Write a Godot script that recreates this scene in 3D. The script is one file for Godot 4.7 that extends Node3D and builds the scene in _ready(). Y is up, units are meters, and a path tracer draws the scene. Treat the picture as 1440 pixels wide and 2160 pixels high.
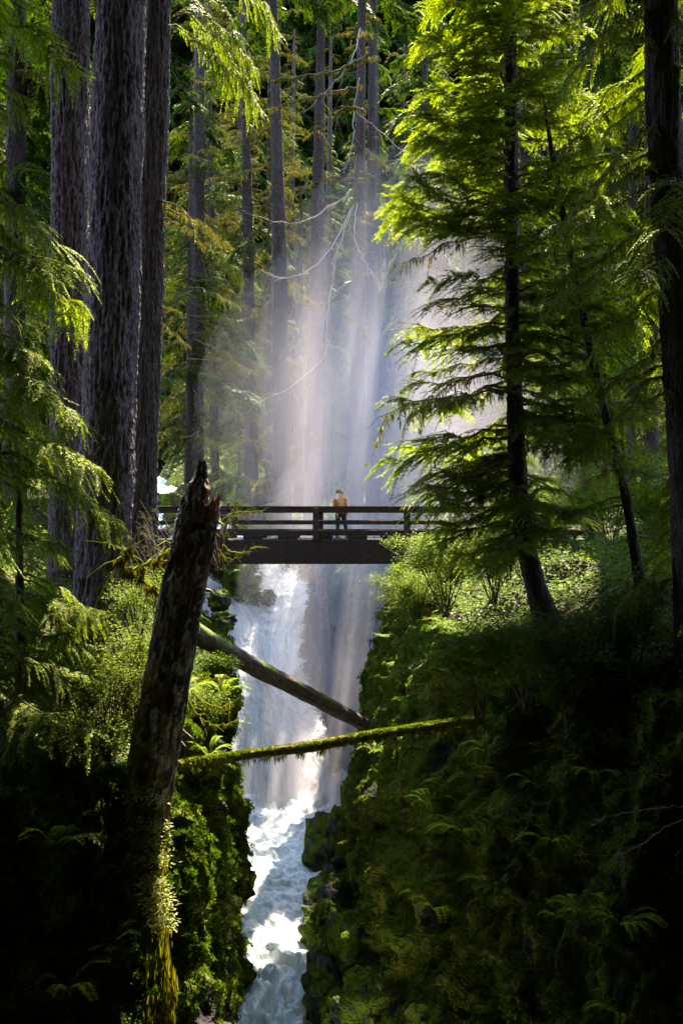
extends Node3D
# A wooden footbridge over a narrow mossy gorge with a waterfall, in an old conifer forest.
# World: y = 0 is the eye height of the photographer, -z is upstream. Depth d means z = -d.

const F := 2101.0            # focal length in photo pixels (1440 x 2160, fov 54.4 degrees)
var rng := RandomNumberGenerator.new()
var nz := FastNoiseLite.new()      # simplex fbm, frequency 1
var n1 := FastNoiseLite.new()      # simplex, one octave
var ridge := FastNoiseLite.new()   # ridged
var cell := FastNoiseLite.new()    # cell values
var used := {}
var M := {}                        # materials
var B := {}                        # shared meshes

# ---------------------------------------------------------------- helpers
class MB:
	var v := PackedVector3Array()
	var n := PackedVector3Array()
	var c := PackedColorArray()
	var u := PackedVector2Array()
	var i := PackedInt32Array()
	func vert(p: Vector3, nn: Vector3, col: Color, uv := Vector2.ZERO) -> int:
		v.append(p); n.append(nn); c.append(col); u.append(uv)
		return v.size() - 1
	func tri(a: Vector3, b: Vector3, d: Vector3, col: Color) -> void:
		var nn := (d - a).cross(b - a).normalized()
		var k := v.size()
		v.append(a); v.append(b); v.append(d)
		for q in 3:
			n.append(nn); c.append(col); u.append(Vector2.ZERO)
		i.append(k); i.append(k + 1); i.append(k + 2)
	func leaf(b: Vector3, along: Vector3, side: Vector3, col: Color, bend := 0.0) -> void:
		# a pointed leaf or needle twig of four corners
		var mid := b + along * 0.45
		var up := along.cross(side).normalized() * bend
		var k := v.size()
		var nn := along.cross(side).normalized()
		v.append(b); v.append(mid + side + up); v.append(b + along); v.append(mid - side + up)
		for q in 4:
			n.append(nn); c.append(col); u.append(Vector2.ZERO)
		i.append(k); i.append(k + 1); i.append(k + 2)
		i.append(k); i.append(k + 2); i.append(k + 3)
	func box(lo: Vector3, hi: Vector3, col: Color, bev := 0.012) -> void:
		# a box with chamfered long edges, its length along x
		var yz := [Vector2(lo.y + bev, lo.z), Vector2(hi.y - bev, lo.z), Vector2(hi.y, lo.z + bev), Vector2(hi.y, hi.z - bev), Vector2(hi.y - bev, hi.z), Vector2(lo.y + bev, hi.z), Vector2(lo.y, hi.z - bev), Vector2(lo.y, lo.z + bev)]
		var cen := (lo + hi) / 2
		for q in 8:
			var a: Vector2 = yz[q]
			var b: Vector2 = yz[(q + 1) % 8]
			quad(Vector3(lo.x, a.x, a.y), Vector3(lo.x, b.x, b.y), Vector3(hi.x, b.x, b.y), Vector3(hi.x, a.x, a.y), col, cen)
			tri_out(Vector3(lo.x, cen.y, cen.z), Vector3(lo.x, a.x, a.y), Vector3(lo.x, b.x, b.y), col, cen)
			tri_out(Vector3(hi.x, cen.y, cen.z), Vector3(hi.x, a.x, a.y), Vector3(hi.x, b.x, b.y), col, cen)
	func tri_out(a: Vector3, b: Vector3, d: Vector3, col: Color, cen: Vector3) -> void:
		if (d - a).cross(b - a).dot((a + b + d) / 3 - cen) < 0: tri(a, d, b, col)
		else: tri(a, b, d, col)
	func quad(a: Vector3, b: Vector3, d: Vector3, e: Vector3, col: Color, cen: Vector3) -> void:
		tri_out(a, b, d, col, cen); tri_out(a, d, e, col, cen)
	func tube(pts: PackedVector3Array, rad: PackedFloat32Array, sides: int, col: Color, cap := true) -> void:
		var t := (pts[1] - pts[0]).normalized()
		var s := t.cross(Vector3(0.31, 0.2, 0.93)).normalized()
		var k := v.size()
		var l := 0.0
		for q in pts.size():
			var tt: Vector3 = (pts[mini(q + 1, pts.size() - 1)] - pts[maxi(q - 1, 0)]).normalized()
			s = (s - tt * s.dot(tt)).normalized()
			var w := tt.cross(s)
			if q > 0: l += pts[q].distance_to(pts[q - 1])
			for a in sides + 1:
				var th := TAU * a / sides
				var o := s * cos(th) + w * sin(th)
				v.append(pts[q] + o * rad[q]); n.append(o); c.append(col); u.append(Vector2(float(a) / sides, l))
		for q in pts.size() - 1:
			for a in sides:
				var z := k + q * (sides + 1) + a
				i.append(z); i.append(z + sides + 1); i.append(z + 1)
				i.append(z + 1); i.append(z + sides + 1); i.append(z + sides + 2)
		if cap:
			for e in [0, pts.size() - 1]:
				var m := vert(pts[e], (t * -1.0) if e == 0 else (pts[e] - pts[e - 1]).normalized(), col)
				for a in sides:
					var z: int = k + e * (sides + 1) + a
					if e == 0: i.append_array([m, z, z + 1])
					else: i.append_array([m, z + 1, z])
	func put(into: ArrayMesh, mat: Material) -> void:
		if v.is_empty(): return
		var a := []
		a.resize(Mesh.ARRAY_MAX)
		a[Mesh.ARRAY_VERTEX] = v; a[Mesh.ARRAY_NORMAL] = n; a[Mesh.ARRAY_COLOR] = c; a[Mesh.ARRAY_TEX_UV] = u; a[Mesh.ARRAY_INDEX] = i
		into.add_surface_from_arrays(Mesh.PRIMITIVE_TRIANGLES, a)
		into.surface_set_material(into.get_surface_count() - 1, mat)
	func mesh(mat: Material) -> ArrayMesh:
		var m := ArrayMesh.new()
		put(m, mat)
		return m
	func grid(p: PackedVector3Array, col: PackedColorArray, nu: int, nv: int, wrap := false) -> void:
		# p[v * nu + u]; normals point along (d/du x d/dv)
		var k := v.size()
		for b in nv:
			for a in nu:
				var a0 := a - 1
				var a1 := a + 1
				if wrap:
					a0 = nu - 2 if a == 0 else a - 1
					a1 = 1 if a == nu - 1 else a + 1
				else:
					a0 = maxi(a0, 0); a1 = mini(a1, nu - 1)
				var du := p[b * nu + a1] - p[b * nu + a0]
				var dv := p[mini(b + 1, nv - 1) * nu + a] - p[maxi(b - 1, 0) * nu + a]
				n.append(du.cross(dv).normalized())
				u.append(Vector2(float(a) / (nu - 1), float(b) / (nv - 1)))
		v.append_array(p)
		c.append_array(col)
		for b in nv - 1:
			for a in nu - 1:
				var z := k + b * nu + a
				i.append(z); i.append(z + nu); i.append(z + 1)
				i.append(z + 1); i.append(z + nu); i.append(z + nu + 1)

class Scatter:
	var b := PackedFloat32Array()
	func add(t: Transform3D, c: Color) -> void:
		var x := t.basis.x
		var y := t.basis.y
		var z := t.basis.z
		b.append(x.x); b.append(y.x); b.append(z.x); b.append(t.origin.x)
		b.append(x.y); b.append(y.y); b.append(z.y); b.append(t.origin.y)
		b.append(x.z); b.append(y.z); b.append(z.z); b.append(t.origin.z)
		b.append(c.r); b.append(c.g); b.append(c.b); b.append(1.0)
	func node(mesh: Mesh, called: String) -> MultiMeshInstance3D:
		var mm := MultiMesh.new()
		mm.transform_format = MultiMesh.TRANSFORM_3D
		mm.use_colors = true
		mm.mesh = mesh
		mm.instance_count = b.size() / 16
		mm.buffer = b
		var o := MultiMeshInstance3D.new()
		o.multimesh = mm
		o.name = called
		o.set_meta("kind", "stuff")
		return o

func P(px: float, py: float, d: float) -> Vector3:
	return Vector3((px - 720.0) * d / F, (1080.0 - py) * d / F, -d)

func numbered(called: String) -> String:
	used[called] = used.get(called, -1) + 1
	return called if used[called] == 0 else "%s_%03d" % [called, used[called]]

func thing(called: String, label: String, category: String, at := Vector3.ZERO, group := "") -> Node3D:
	var o := Node3D.new()
	o.name = numbered(called)
	add_child(o)
	o.position = at
	tag(o, label, category, group)
	return o

func tag(o: Node3D, label: String, category: String, group := "", kind := "") -> void:
	o.set_meta("label", label)
	o.set_meta("category", category)
	if group: o.set_meta("group", group)
	if kind: o.set_meta("kind", kind)

func part(called: String, mesh: Mesh, parent: Node3D, at := Vector3.ZERO) -> MeshInstance3D:
	var o := MeshInstance3D.new()
	o.mesh = mesh
	o.name = called
	o.position = at
	parent.add_child(o, true)
	return o

func struct(called: String, mesh: Mesh, label: String, category: String, kind := "structure") -> MeshInstance3D:
	var o := MeshInstance3D.new()
	o.mesh = mesh
	o.name = numbered(called)
	add_child(o)
	tag(o, label, category, "", kind)
	return o

func lin(r: float, g: float, b: float) -> Color:
	return Color(r, g, b).linear_to_srgb()

func spline(pts: Array, t: float) -> Vector3:
	var f := clampf(t, 0.0, 1.0) * (pts.size() - 1)
	var k := mini(int(f), pts.size() - 2)
	var a: Vector3 = pts[maxi(k - 1, 0)]
	var b: Vector3 = pts[k]
	var c: Vector3 = pts[k + 1]
	var d: Vector3 = pts[mini(k + 2, pts.size() - 1)]
	return b.cubic_interpolate(c, a, d, f - k)

func curve(pts: Array, steps: int) -> PackedVector3Array:
	var out := PackedVector3Array()
	for s in steps + 1: out.append(spline(pts, float(s) / steps))
	return out

func taper(n: int, a: float, b: float, power := 1.0) -> PackedFloat32Array:
	var out := PackedFloat32Array()
	for s in n: out.append(lerpf(a, b, pow(float(s) / (n - 1), power)))
	return out

func rnd(a: float, b: float) -> float:
	return rng.randf_range(a, b)

func noise_texture(freq: float, ramp: Array, size := 512, kind := FastNoiseLite.TYPE_SIMPLEX, octaves := 5, seed_ := 1) -> NoiseTexture2D:
	var f := FastNoiseLite.new()
	f.noise_type = kind
	f.frequency = freq
	f.fractal_octaves = octaves
	f.seed = seed_
	var t := NoiseTexture2D.new()
	t.width = size; t.height = size; t.seamless = true; t.noise = f
	if ramp:
		var g := Gradient.new()
		g.offsets = PackedFloat32Array(ramp.map(func(x): return x[0]))
		g.colors = PackedColorArray(ramp.map(func(x): return x[1]))
		t.color_ramp = g
	return t

func mat(col: Color, rough := 0.9, extra := {}) -> StandardMaterial3D:
	var m := StandardMaterial3D.new()
	m.albedo_color = col
	m.roughness = rough
	m.vertex_color_use_as_albedo = true
	m.metallic_specular = 0.35
	for k in extra: m.set(k, extra[k])
	return m

func leafy(col: Color, light: Color, rough := 0.55) -> StandardMaterial3D:
	return mat(col, rough, {"cull_mode": BaseMaterial3D.CULL_DISABLED, "backlight_enabled": true, "backlight": light, "metallic_specular": 0.16})

func make_materials() -> void:
	var bark_ramp := [[0.0, lin(.25, .23, .24)], [0.42, lin(.55, .5, .5)], [0.6, lin(.85, .8, .8)], [1.0, lin(1, .98, 1)]]
	var bt := noise_texture(0.02, bark_ramp, 512, FastNoiseLite.TYPE_SIMPLEX, 6, 3)
	var bh := noise_texture(0.02, [], 512, FastNoiseLite.TYPE_SIMPLEX, 6, 3)
	M.bark = mat(lin(.06, .047, .043), 0.95, {"albedo_texture": bt, "uv1_triplanar": true, "uv1_world_triplanar": true, "uv1_scale": Vector3(1.6, .35, 1.6), "heightmap_enabled": true, "heightmap_texture": bh, "heightmap_scale": 6.0})
	M.great_bark = mat(lin(.13, .104, .118), 0.95, {"albedo_texture": bt, "uv1_triplanar": true, "uv1_world_triplanar": true, "uv1_scale": Vector3(1.9, .4, 1.9), "heightmap_enabled": true, "heightmap_texture": bh, "heightmap_scale": 8.0})
	M.log = mat(lin(.6, .55, .53), 0.92, {"albedo_texture": bt, "uv1_triplanar": true, "uv1_world_triplanar": true, "uv1_scale": Vector3(1.6, .5, 1.6), "heightmap_enabled": true, "heightmap_texture": bh, "heightmap_scale": 4.0})
	M.wood = mat(lin(.06, .046, .042), 0.9, {"albedo_texture": bt, "uv1_triplanar": true, "uv1_world_triplanar": true, "uv1_scale": Vector3(.35, 3.0, 3.0), "heightmap_enabled": true, "heightmap_texture": bh, "heightmap_scale": 1.0})
	M.twig = mat(lin(.09, .075, .055), 0.95)
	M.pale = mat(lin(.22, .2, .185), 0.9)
	var rt := noise_texture(0.015, [[0.0, lin(.45, .45, .45)], [0.5, lin(.8, .8, .8)], [1.0, lin(1, 1, 1)]], 512, FastNoiseLite.TYPE_SIMPLEX, 6, 9)
	var rh := noise_texture(0.03, [], 512, FastNoiseLite.TYPE_SIMPLEX, 5, 10)
	M.rock = mat(Color.WHITE, 0.85, {"metallic_specular": 0.2, "albedo_texture": rt, "uv1_triplanar": true, "uv1_world_triplanar": true, "uv1_scale": Vector3(.6, .6, .6), "heightmap_enabled": true, "heightmap_texture": rh, "heightmap_scale": 8.0})
	M.wet = mat(Color.WHITE, 0.35, {"albedo_texture": rt, "uv1_triplanar": true, "uv1_world_triplanar": true, "uv1_scale": Vector3(.6, .6, .6), "heightmap_enabled": true, "heightmap_texture": rh, "heightmap_scale": 6.0, "metallic_specular": 0.5})
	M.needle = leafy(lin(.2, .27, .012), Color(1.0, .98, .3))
	M.hemlock = leafy(lin(.16, .225, .01), Color(1.0, .97, .35))  # hemlock needles brightened so the near sprays look sunlit
	M.broad = leafy(lin(.048, .09, .009), Color(1.0, .97, .35))  # forest needles darkened so the background looks shaded
	M.moss_hang = leafy(lin(.14, .135, .022), Color(1.0, .95, .6), 0.9)
	M.moss = leafy(lin(.15, .19, .009), Color(.8, .9, .4), 0.9)
	M.pale_leaf = leafy(lin(.3, .31, .13), Color(1, 1, .7))
	M.leaf = leafy(lin(.19, .27, .014), Color(1.0, 1.0, .4))
	M.water = mat(Color.WHITE, 0.5, {"metallic_specular": 0.5})
	M.foam = mat(Color.WHITE, 0.8, {"metallic_specular": 0.3, "backlight_enabled": true, "backlight": Color(1, 1, 1), "cull_mode": BaseMaterial3D.CULL_DISABLED})

# ---------------------------------------------------------------- shared foliage meshes
# A bough grows along +x from the origin, y is up.
func make_bough(style: String, length: float, seed_: int) -> ArrayMesh:
	rng.seed = seed_
	var wood := MB.new()
	var green := MB.new()
	var hang := MB.new()
	var pts := PackedVector3Array()
	var steps := 12
	var sway := rnd(-.12, .12)
	var rise := rnd(.05, .22)
	var droop := rnd(.1, .22)
	if style != "fir": rise = rnd(.0, .12); droop = rnd(.3, .5)
	if style == "mossy": rise = rnd(-.1, .25); droop = rnd(.05, .45)
	for s in steps + 1:
		var t := float(s) / steps
		pts.append(Vector3(t * length, (rise * t - droop * t * t) * length + n1.get_noise_2d(t * 3.0, seed_) * .04 * length, (sway * sin(t * 3.0) + n1.get_noise_2d(t * 2.5, seed_ + 40) * .09) * length))
	wood.tube(pts, taper(steps + 1, length * .011 + .006, .004), 5, Color.WHITE)
	var pairs := int(length / (.085 if style == "fir" else .07))
	if style == "mossy": pairs = int(length / .22)
	for k in pairs:
		var t := lerpf(.1, .99, (k + rnd(0, .8)) / pairs)
		var o := spline(Array(pts), t)
		var fw := (spline(Array(pts), minf(t + .03, 1)) - spline(Array(pts), maxf(t - .03, 0))).normalized()
		for side in [-1.0, 1.0]:
			if rng.randf() < (.12 if style != "mossy" else .3): continue
			var ll := length * .34 * sin(PI * pow(clampf(1.02 - t, 0, 1), .62)) * rnd(.55, 1.1) + .06
			if style == "mossy": ll *= rnd(.5, 1.2)
			var ang := rnd(.75, 1.1)
			var dir: Vector3 = (fw * cos(ang) + Vector3(0, 0, side) * sin(ang) + Vector3(0, rnd(-.15, .15), 0)).normalized()
			var dr := rnd(.15, .4)
			if style != "fir": dr = rnd(.35, .8)
			var lp := PackedVector3Array()
			for s in 5:
				var q := s / 4.0
				lp.append(o + dir * ll * q + Vector3(0, -dr * q * q * ll, 0) + Vector3(rnd(-1, 1), rnd(-1, 1), rnd(-1, 1)) * .012 * ll * s)
			wood.tube(lp, taper(5, .004 + ll * .006, .0022), 3, Color.WHITE, false)
			if style == "mossy":
				for s in int(ll / .045):
					var q := rnd(.02, 1)
					var at := lp[int(q * 3.99)].lerp(lp[int(q * 3.99) + 1], q * 3.99 - int(q * 3.99))
					hang_strand(hang, at, rnd(.05, .22))
				if rng.randf() < .35:
					for s in int(ll / .05):
						var at := lp[rng.randi_range(1, 4)]
						var a := rnd(0, TAU)
						green.leaf(at + dir * rnd(-.1, .1), (dir + Vector3(cos(a), -.3, sin(a)) * .8).normalized() * rnd(.1, .2), Vector3(-sin(a), 0, cos(a)) * .014, tint(.35))
				continue
			var bare := 0.0
			if style == "fir" and t < .3: bare = .25
			var count := int(ll / (.034 if style == "fir" else .03)) + 2
			if style == "broad": count = int(ll / .075) + 2
			for s in count:
				var q := lerpf(bare, 1.0, (s + .5) / count)
				var at := lp[int(q * 3.99)].lerp(lp[int(q * 3.99) + 1], q * 3.99 - int(q * 3.99))
				var lt := (lp[mini(int(q * 3.99) + 1, 4)] - lp[int(q * 3.99)]).normalized()
				var flat := lt.cross(Vector3.UP).normalized()
				for sd in [-1.0, 1.0]:
					var tl := rnd(.06, .12) * (1.25 - .55 * q)
					if style == "hemlock": tl *= .8
					if style == "broad": tl *= 1.9
					var al: Vector3 = (lt * rnd(.55, .9) + flat * sd * rnd(.6, .9) + Vector3(0, rnd(-.35, .15), 0)).normalized()
					green.leaf(at, al * tl, al.cross(Vector3.UP + Vector3(rnd(-.4, .4), 0, rnd(-.4, .4))).normalized() * tl * rnd(.13, .2), tint(.3))
			var tip := (lp[4] - lp[3]).normalized()
			green.leaf(lp[4], tip * rnd(.06, .11), tip.cross(Vector3.UP).normalized() * .012, tint(.25))
			if style == "fir" and t < .55 and rng.randf() < .45:
				for s in rng.randi_range(2, 6): hang_strand(hang, lp[rng.randi_range(0, 2)] + dir * rnd(0, .1), rnd(.05, .2))
	if style == "mossy":
		for s in int(length / .02):
			hang_strand(hang, spline(Array(pts), rnd(.03, .9)), rnd(.04, .3) * (1.0 if rng.randf() < .8 else 1.8))
		for s in int(length / .02):   # moss cushion along the limb
			var t := rnd(.02, .85)
			var o := spline(Array(pts), t)
			var a := rnd(-.6, PI + .6)
			var al := Vector3(rnd(-.7, .7), sin(a), cos(a)).normalized()
			hang.leaf(o, al * rnd(.03, .07), al.cross(Vector3(1, .3, 0)).normalized() * .02, tint(.3))
	var m := ArrayMesh.new()
	wood.put(m, M.twig)
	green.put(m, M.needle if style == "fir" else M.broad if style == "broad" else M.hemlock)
	hang.put(m, M.moss_hang)
	return m

func tint(v: float) -> Color:
	var k := 1.0 - v + rng.randf() * v
	return Color(k * rnd(.85, 1.0), k, k * rnd(.7, 1.0))

func hang_strand(mb: MB, at: Vector3, l: float) -> void:
	var a := rnd(0, TAU)
	var w := Vector3(cos(a), 0, sin(a)) * rnd(.006, .014)
	mb.leaf(at + w * 1.5, Vector3(rnd(-.12, .12), -1, rnd(-.12, .12)) * l, w, tint(.45), rnd(-.02, .02))

func recoloured(m: ArrayMesh, material: Material) -> ArrayMesh:
	var out := ArrayMesh.new()
	out.add_surface_from_arrays(Mesh.PRIMITIVE_TRIANGLES, m.surface_get_arrays(0))
	out.surface_set_material(0, material)
	return out

func make_shared() -> void:
	B.fir = []
	B.hemlock = []
	B.mossy = []
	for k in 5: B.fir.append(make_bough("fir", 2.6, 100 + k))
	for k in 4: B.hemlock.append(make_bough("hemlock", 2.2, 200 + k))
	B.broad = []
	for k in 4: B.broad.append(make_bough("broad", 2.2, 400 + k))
	for k in 4: B.mossy.append(make_bough("mossy", 3.0, 300 + k))
	rng.seed = 5
	# leaf clusters of small shrubs
	B.cluster = []
	for k in 3:
		var mb := MB.new()
		for s in 16:
			var d := Vector3(rnd(-1, 1), rnd(-.5, .9), rnd(-1, 1)).normalized()
			var o := d * rnd(.02, .2)
			var al := (Vector3(d.x, rnd(-.5, .3), d.z) + Vector3(rnd(-.5, .5), 0, rnd(-.5, .5))).normalized()
			mb.leaf(o, al * rnd(.045, .085), al.cross(Vector3(rnd(-.5, .5), 1, rnd(-.5, .5))).normalized() * rnd(.014, .024), tint(.35), .006)
		B.cluster.append(mb.mesh(M.leaf))
	B.pale_cluster = []
	for k in 3: B.pale_cluster.append(recoloured(B.cluster[k], M.pale_leaf))
	# moss tufts
	B.tuft = []
	for k in 3:
		var mb := MB.new()
		for s in 22:
			var a := rnd(0, TAU)
			var e := rnd(.1, 1.4)
			var d := Vector3(cos(a) * cos(e), sin(e), sin(a) * cos(e))
			var o := Vector3(rnd(-.06, .06), -.01, rnd(-.06, .06))
			mb.leaf(o, d * rnd(.035, .085), d.cross(Vector3(rnd(-1, 1), rnd(-1, 1), rnd(-1, 1))).normalized() * rnd(.008, .016), tint(.4))
		B.tuft.append(mb.mesh(M.moss))
	# hanging moss clump
	B.drape = []
	for k in 3:
		var mb := MB.new()
		for s in 26: hang_strand(mb, Vector3(rnd(-.14, .14), rnd(-.03, .03), rnd(-.1, .1)), rnd(.08, .42))
		B.drape.append(mb.mesh(M.moss_hang))
	var db := MB.new()
	for q in 4:
		var a := TAU * q / 4.0
		var b := TAU * (q + 1) / 4.0
		db.tri_out(Vector3(0, 1, 0), Vector3(cos(a), 0, sin(a)), Vector3(cos(b), 0, sin(b)), Color.WHITE, Vector3.ZERO)
		db.tri_out(Vector3(0, -1, 0), Vector3(cos(a), 0, sin(a)), Vector3(cos(b), 0, sin(b)), Color.WHITE, Vector3.ZERO)
	B.drop = db.mesh(M.foam)
	# fern frond along +x
	B.frond = []
	for k in 2:
		var mb := MB.new()
		var pts := PackedVector3Array()
		for s in 9: pts.append(Vector3(s / 8.0 * .8, .5 * sin(s / 8.0 * 2.3) * .8 - .1 * s / 8.0, rnd(-.01, .01)))
		mb.tube(pts, taper(9, .006, .002), 3, Color(.6, .5, .4), false)
		for s in 26:
			var t := .12 + .87 * s / 26.0
			var o := spline(Array(pts), t)
			var l := .13 * sin(PI * pow(1.0 - t * .93, .7)) + .012
			for sd in [-1.0, 1.0]:
				mb.leaf(o, Vector3(.25, -.1, sd).normalized() * l, Vector3(1, .1, 0) * .013, tint(.25))
		B.frond.append(mb.mesh(M.leaf))

# ---------------------------------------------------------------- terrain and rock
var left_top := [Vector3(-20, -3.5, 14), Vector3(-12, -4.0, 16.5), Vector3(-6.4, -4.6, 18.3), Vector3(-4.5, -5.1, 19.2), Vector3(-3.85, -5.2, 20.4), Vector3(-3.7, -4.7, 23), Vector3(-3.65, -4.3, 27), Vector3(-3.9, -4.1, 31), Vector3(-5.3, -3.8, 36), Vector3(-6.4, -3.6, 41), Vector3(-7.6, -3.6, 45), Vector3(-8.8, -3.5, 49), Vector3(-9.4, -3.0, 53.5)]
var left_bot := [Vector3(-19, -15, 13), Vector3(-11, -15, 15.3), Vector3(-5.8, -15, 17.2), Vector3(-4.1, -15, 18.2), Vector3(-3.4, -15, 19.8), Vector3(-3.1, -14.6, 23), Vector3(-3.15, -14.2, 27), Vector3(-3.5, -14, 31), Vector3(-4.2, -13.8, 36), Vector3(-5.0, -13.8, 41), Vector3(-6.0, -13.8, 45), Vector3(-7.2, -13.8, 48.5), Vector3(-8.4, -13.8, 51.5)]
var right_top := [Vector3(-9.4, -3.0, 55.2), Vector3(-6.6, -3.2, 54.9), Vector3(-4.8, -2.4, 54.5), Vector3(-2.6, -2.4, 53.8), Vector3(.6, -2.2, 53), Vector3(2.8, -2.1, 49.5), Vector3(2.9, -2.0, 43), Vector3(2.35, -2.0, 37), Vector3(2.1, -2.4, 32), Vector3(2.6, -3.1, 26), Vector3(3.5, -3.6, 21.5), Vector3(4.8, -3.4, 18.7), Vector3(7, -3.0, 16.5), Vector3(12, -2.6, 14), Vector3(20, -2.4, 11)]
var right_bot := [Vector3(-8.6, -13.8, 52.5), Vector3(-6.6, -13.8, 51.6), Vector3(-4.8, -13.8, 50.8), Vector3(-2.4, -13.8, 50.3), Vector3(.3, -13.8, 49.6), Vector3(1.7, -13.8, 47), Vector3(.9, -13.8, 43), Vector3(.35, -13.8, 38), Vector3(.15, -14, 33), Vector3(.55, -14.4, 27), Vector3(1.3, -15, 21), Vector3(3.2, -15, 17), Vector3(5.6, -15, 14.5), Vector3(11, -15, 12), Vector3(19, -15, 9)]

func plan(pts: Array) -> PackedVector2Array:
	var out := PackedVector2Array()
	for k in 61:
		var p := spline(pts, k / 60.0)
		out.append(Vector2(p.x, p.z))
	return out

var gorge := PackedVector2Array()
func dist_to_gorge(x: float, d: float) -> float:   # negative inside
	var best := 1e9
	var q := Vector2(x, d)
	for k in gorge.size():
		var c := Geometry2D.get_closest_point_to_segment(q, gorge[k], gorge[(k + 1) % gorge.size()])
		best = minf(best, q.distance_squared_to(c))
	best = sqrt(best)
	return -best if Geometry2D.is_point_in_polygon(q, gorge) else best

func river_x(d: float) -> float:   # middle line of the river above the fall
	return lerpf(-6.2, -13.5, smoothstep(48.0, 66.0, d)) - maxf(0, d - 66) * .28
func river_y(d: float) -> float:
	return -2.9 + smoothstep(48., 53., d) * .9 + smoothstep(53., 62., d) * 2.2 + smoothstep(62., 84., d) * 2.4

func ground_y(x: float, d: float) -> float:
	var y := 0.0
	if x < -1:
		y = lerpf(-4.9, -2.2, smoothstep(18.5, 26.0, d))
		y = lerpf(y, -1.25, smoothstep(26.0, 34.0, d))
		y += smoothstep(-5.0, -14.0, x) * 1.8
	else:
		y = lerpf(-3.4, -1.7, smoothstep(2.5, 5.0, x))
		y = lerpf(y, -1.5, smoothstep(26.0, 35.0, d))
		y += smoothstep(6.0, 16.0, x) * 2.4
	y += smoothstep(44.0, 100.0, d) * 5.0 + smoothstep(100., 160., d) * 14.0
	y += nz.get_noise_2d(x * .12, d * .12) * .9 + nz.get_noise_2d(x * .7, d * .7) * .18
	if d > 46:
		var rx := absf(x - river_x(d))
		y = lerpf(river_y(d) - .7, y, smoothstep(2.2, 5.0, rx + n1.get_noise_2d(d * .4, 3) * .6))
	return y

var gorge_y := PackedFloat32Array()
func ground_full(x: float, d: float) -> float:   # the forest floor comes down to the rim of the gorge
	var y := ground_y(x, d)
	if d > 56 or absf(x) > 24: return y
	var best := 1e9
	var ey := 0.0
	var q := Vector2(x, d)
	for k in range(0, gorge.size(), 2):
		var s := q.distance_squared_to(gorge[k])
		if s < best:
			best = s
			ey = gorge_y[k]
	return lerpf(ey, y, smoothstep(.3, 4.2, sqrt(best)))

func ground_at(x: float, d: float) -> Vector3:
	return Vector3(x, ground_full(x, d), -d)

var ground_surf := []
func make_ground() -> void:
	gorge = plan(left_top)
	gorge.append_array(plan(right_top))
	for e in [left_top, right_top]:
		for k in 61: gorge_y.append(spline(e, k / 60.0).y)
	var nu := 260
	var nv := 330
	var p := PackedVector3Array()
	var c := PackedColorArray()
	for b in nv:
		var d := lerpf(-14.0, 60.0, b / 230.0) if b < 230 else lerpf(60.0, 190.0, (b - 230) / 99.0)
		for a in nu:
			var s := lerpf(-1, 1, a / (nu - 1.0))
			var x := s * 26.0 + pow(absf(s), 3) * signf(s) * 70.0
			var y := ground_full(x, d)
			if d < 12: y = lerpf(y, -1.65, smoothstep(12., 0., d)) if d < 1.2 else y
			if d < 57 and absf(x) < 24:
				var g := dist_to_gorge(x, d)
				y = lerpf(-16.5, y, smoothstep(-.9, .5, g))
			if d < 13 and d > 1.2: y = lerpf(-16.5, y, smoothstep(16., 22., absf(x)))
			p.append(Vector3(x, y, -d))
			var k := nz.get_noise_3d(x * .5, y * .5, d * .5)
			c.append(Color(.05, .04, .024).lerp(Color(.045, .07, .01), smoothstep(-.12, .12, k)) * (1.0 + nz.get_noise_2d(x * 3, d * 3) * .5))
	var mb := MB.new()
	mb.grid(p, c, nu, nv)
	ground_surf = [mb.v, mb.n, mb.c]
	struct("ground", mb.mesh(M.rock), "mossy forest floor on both banks of the gorge", "ground")

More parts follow.
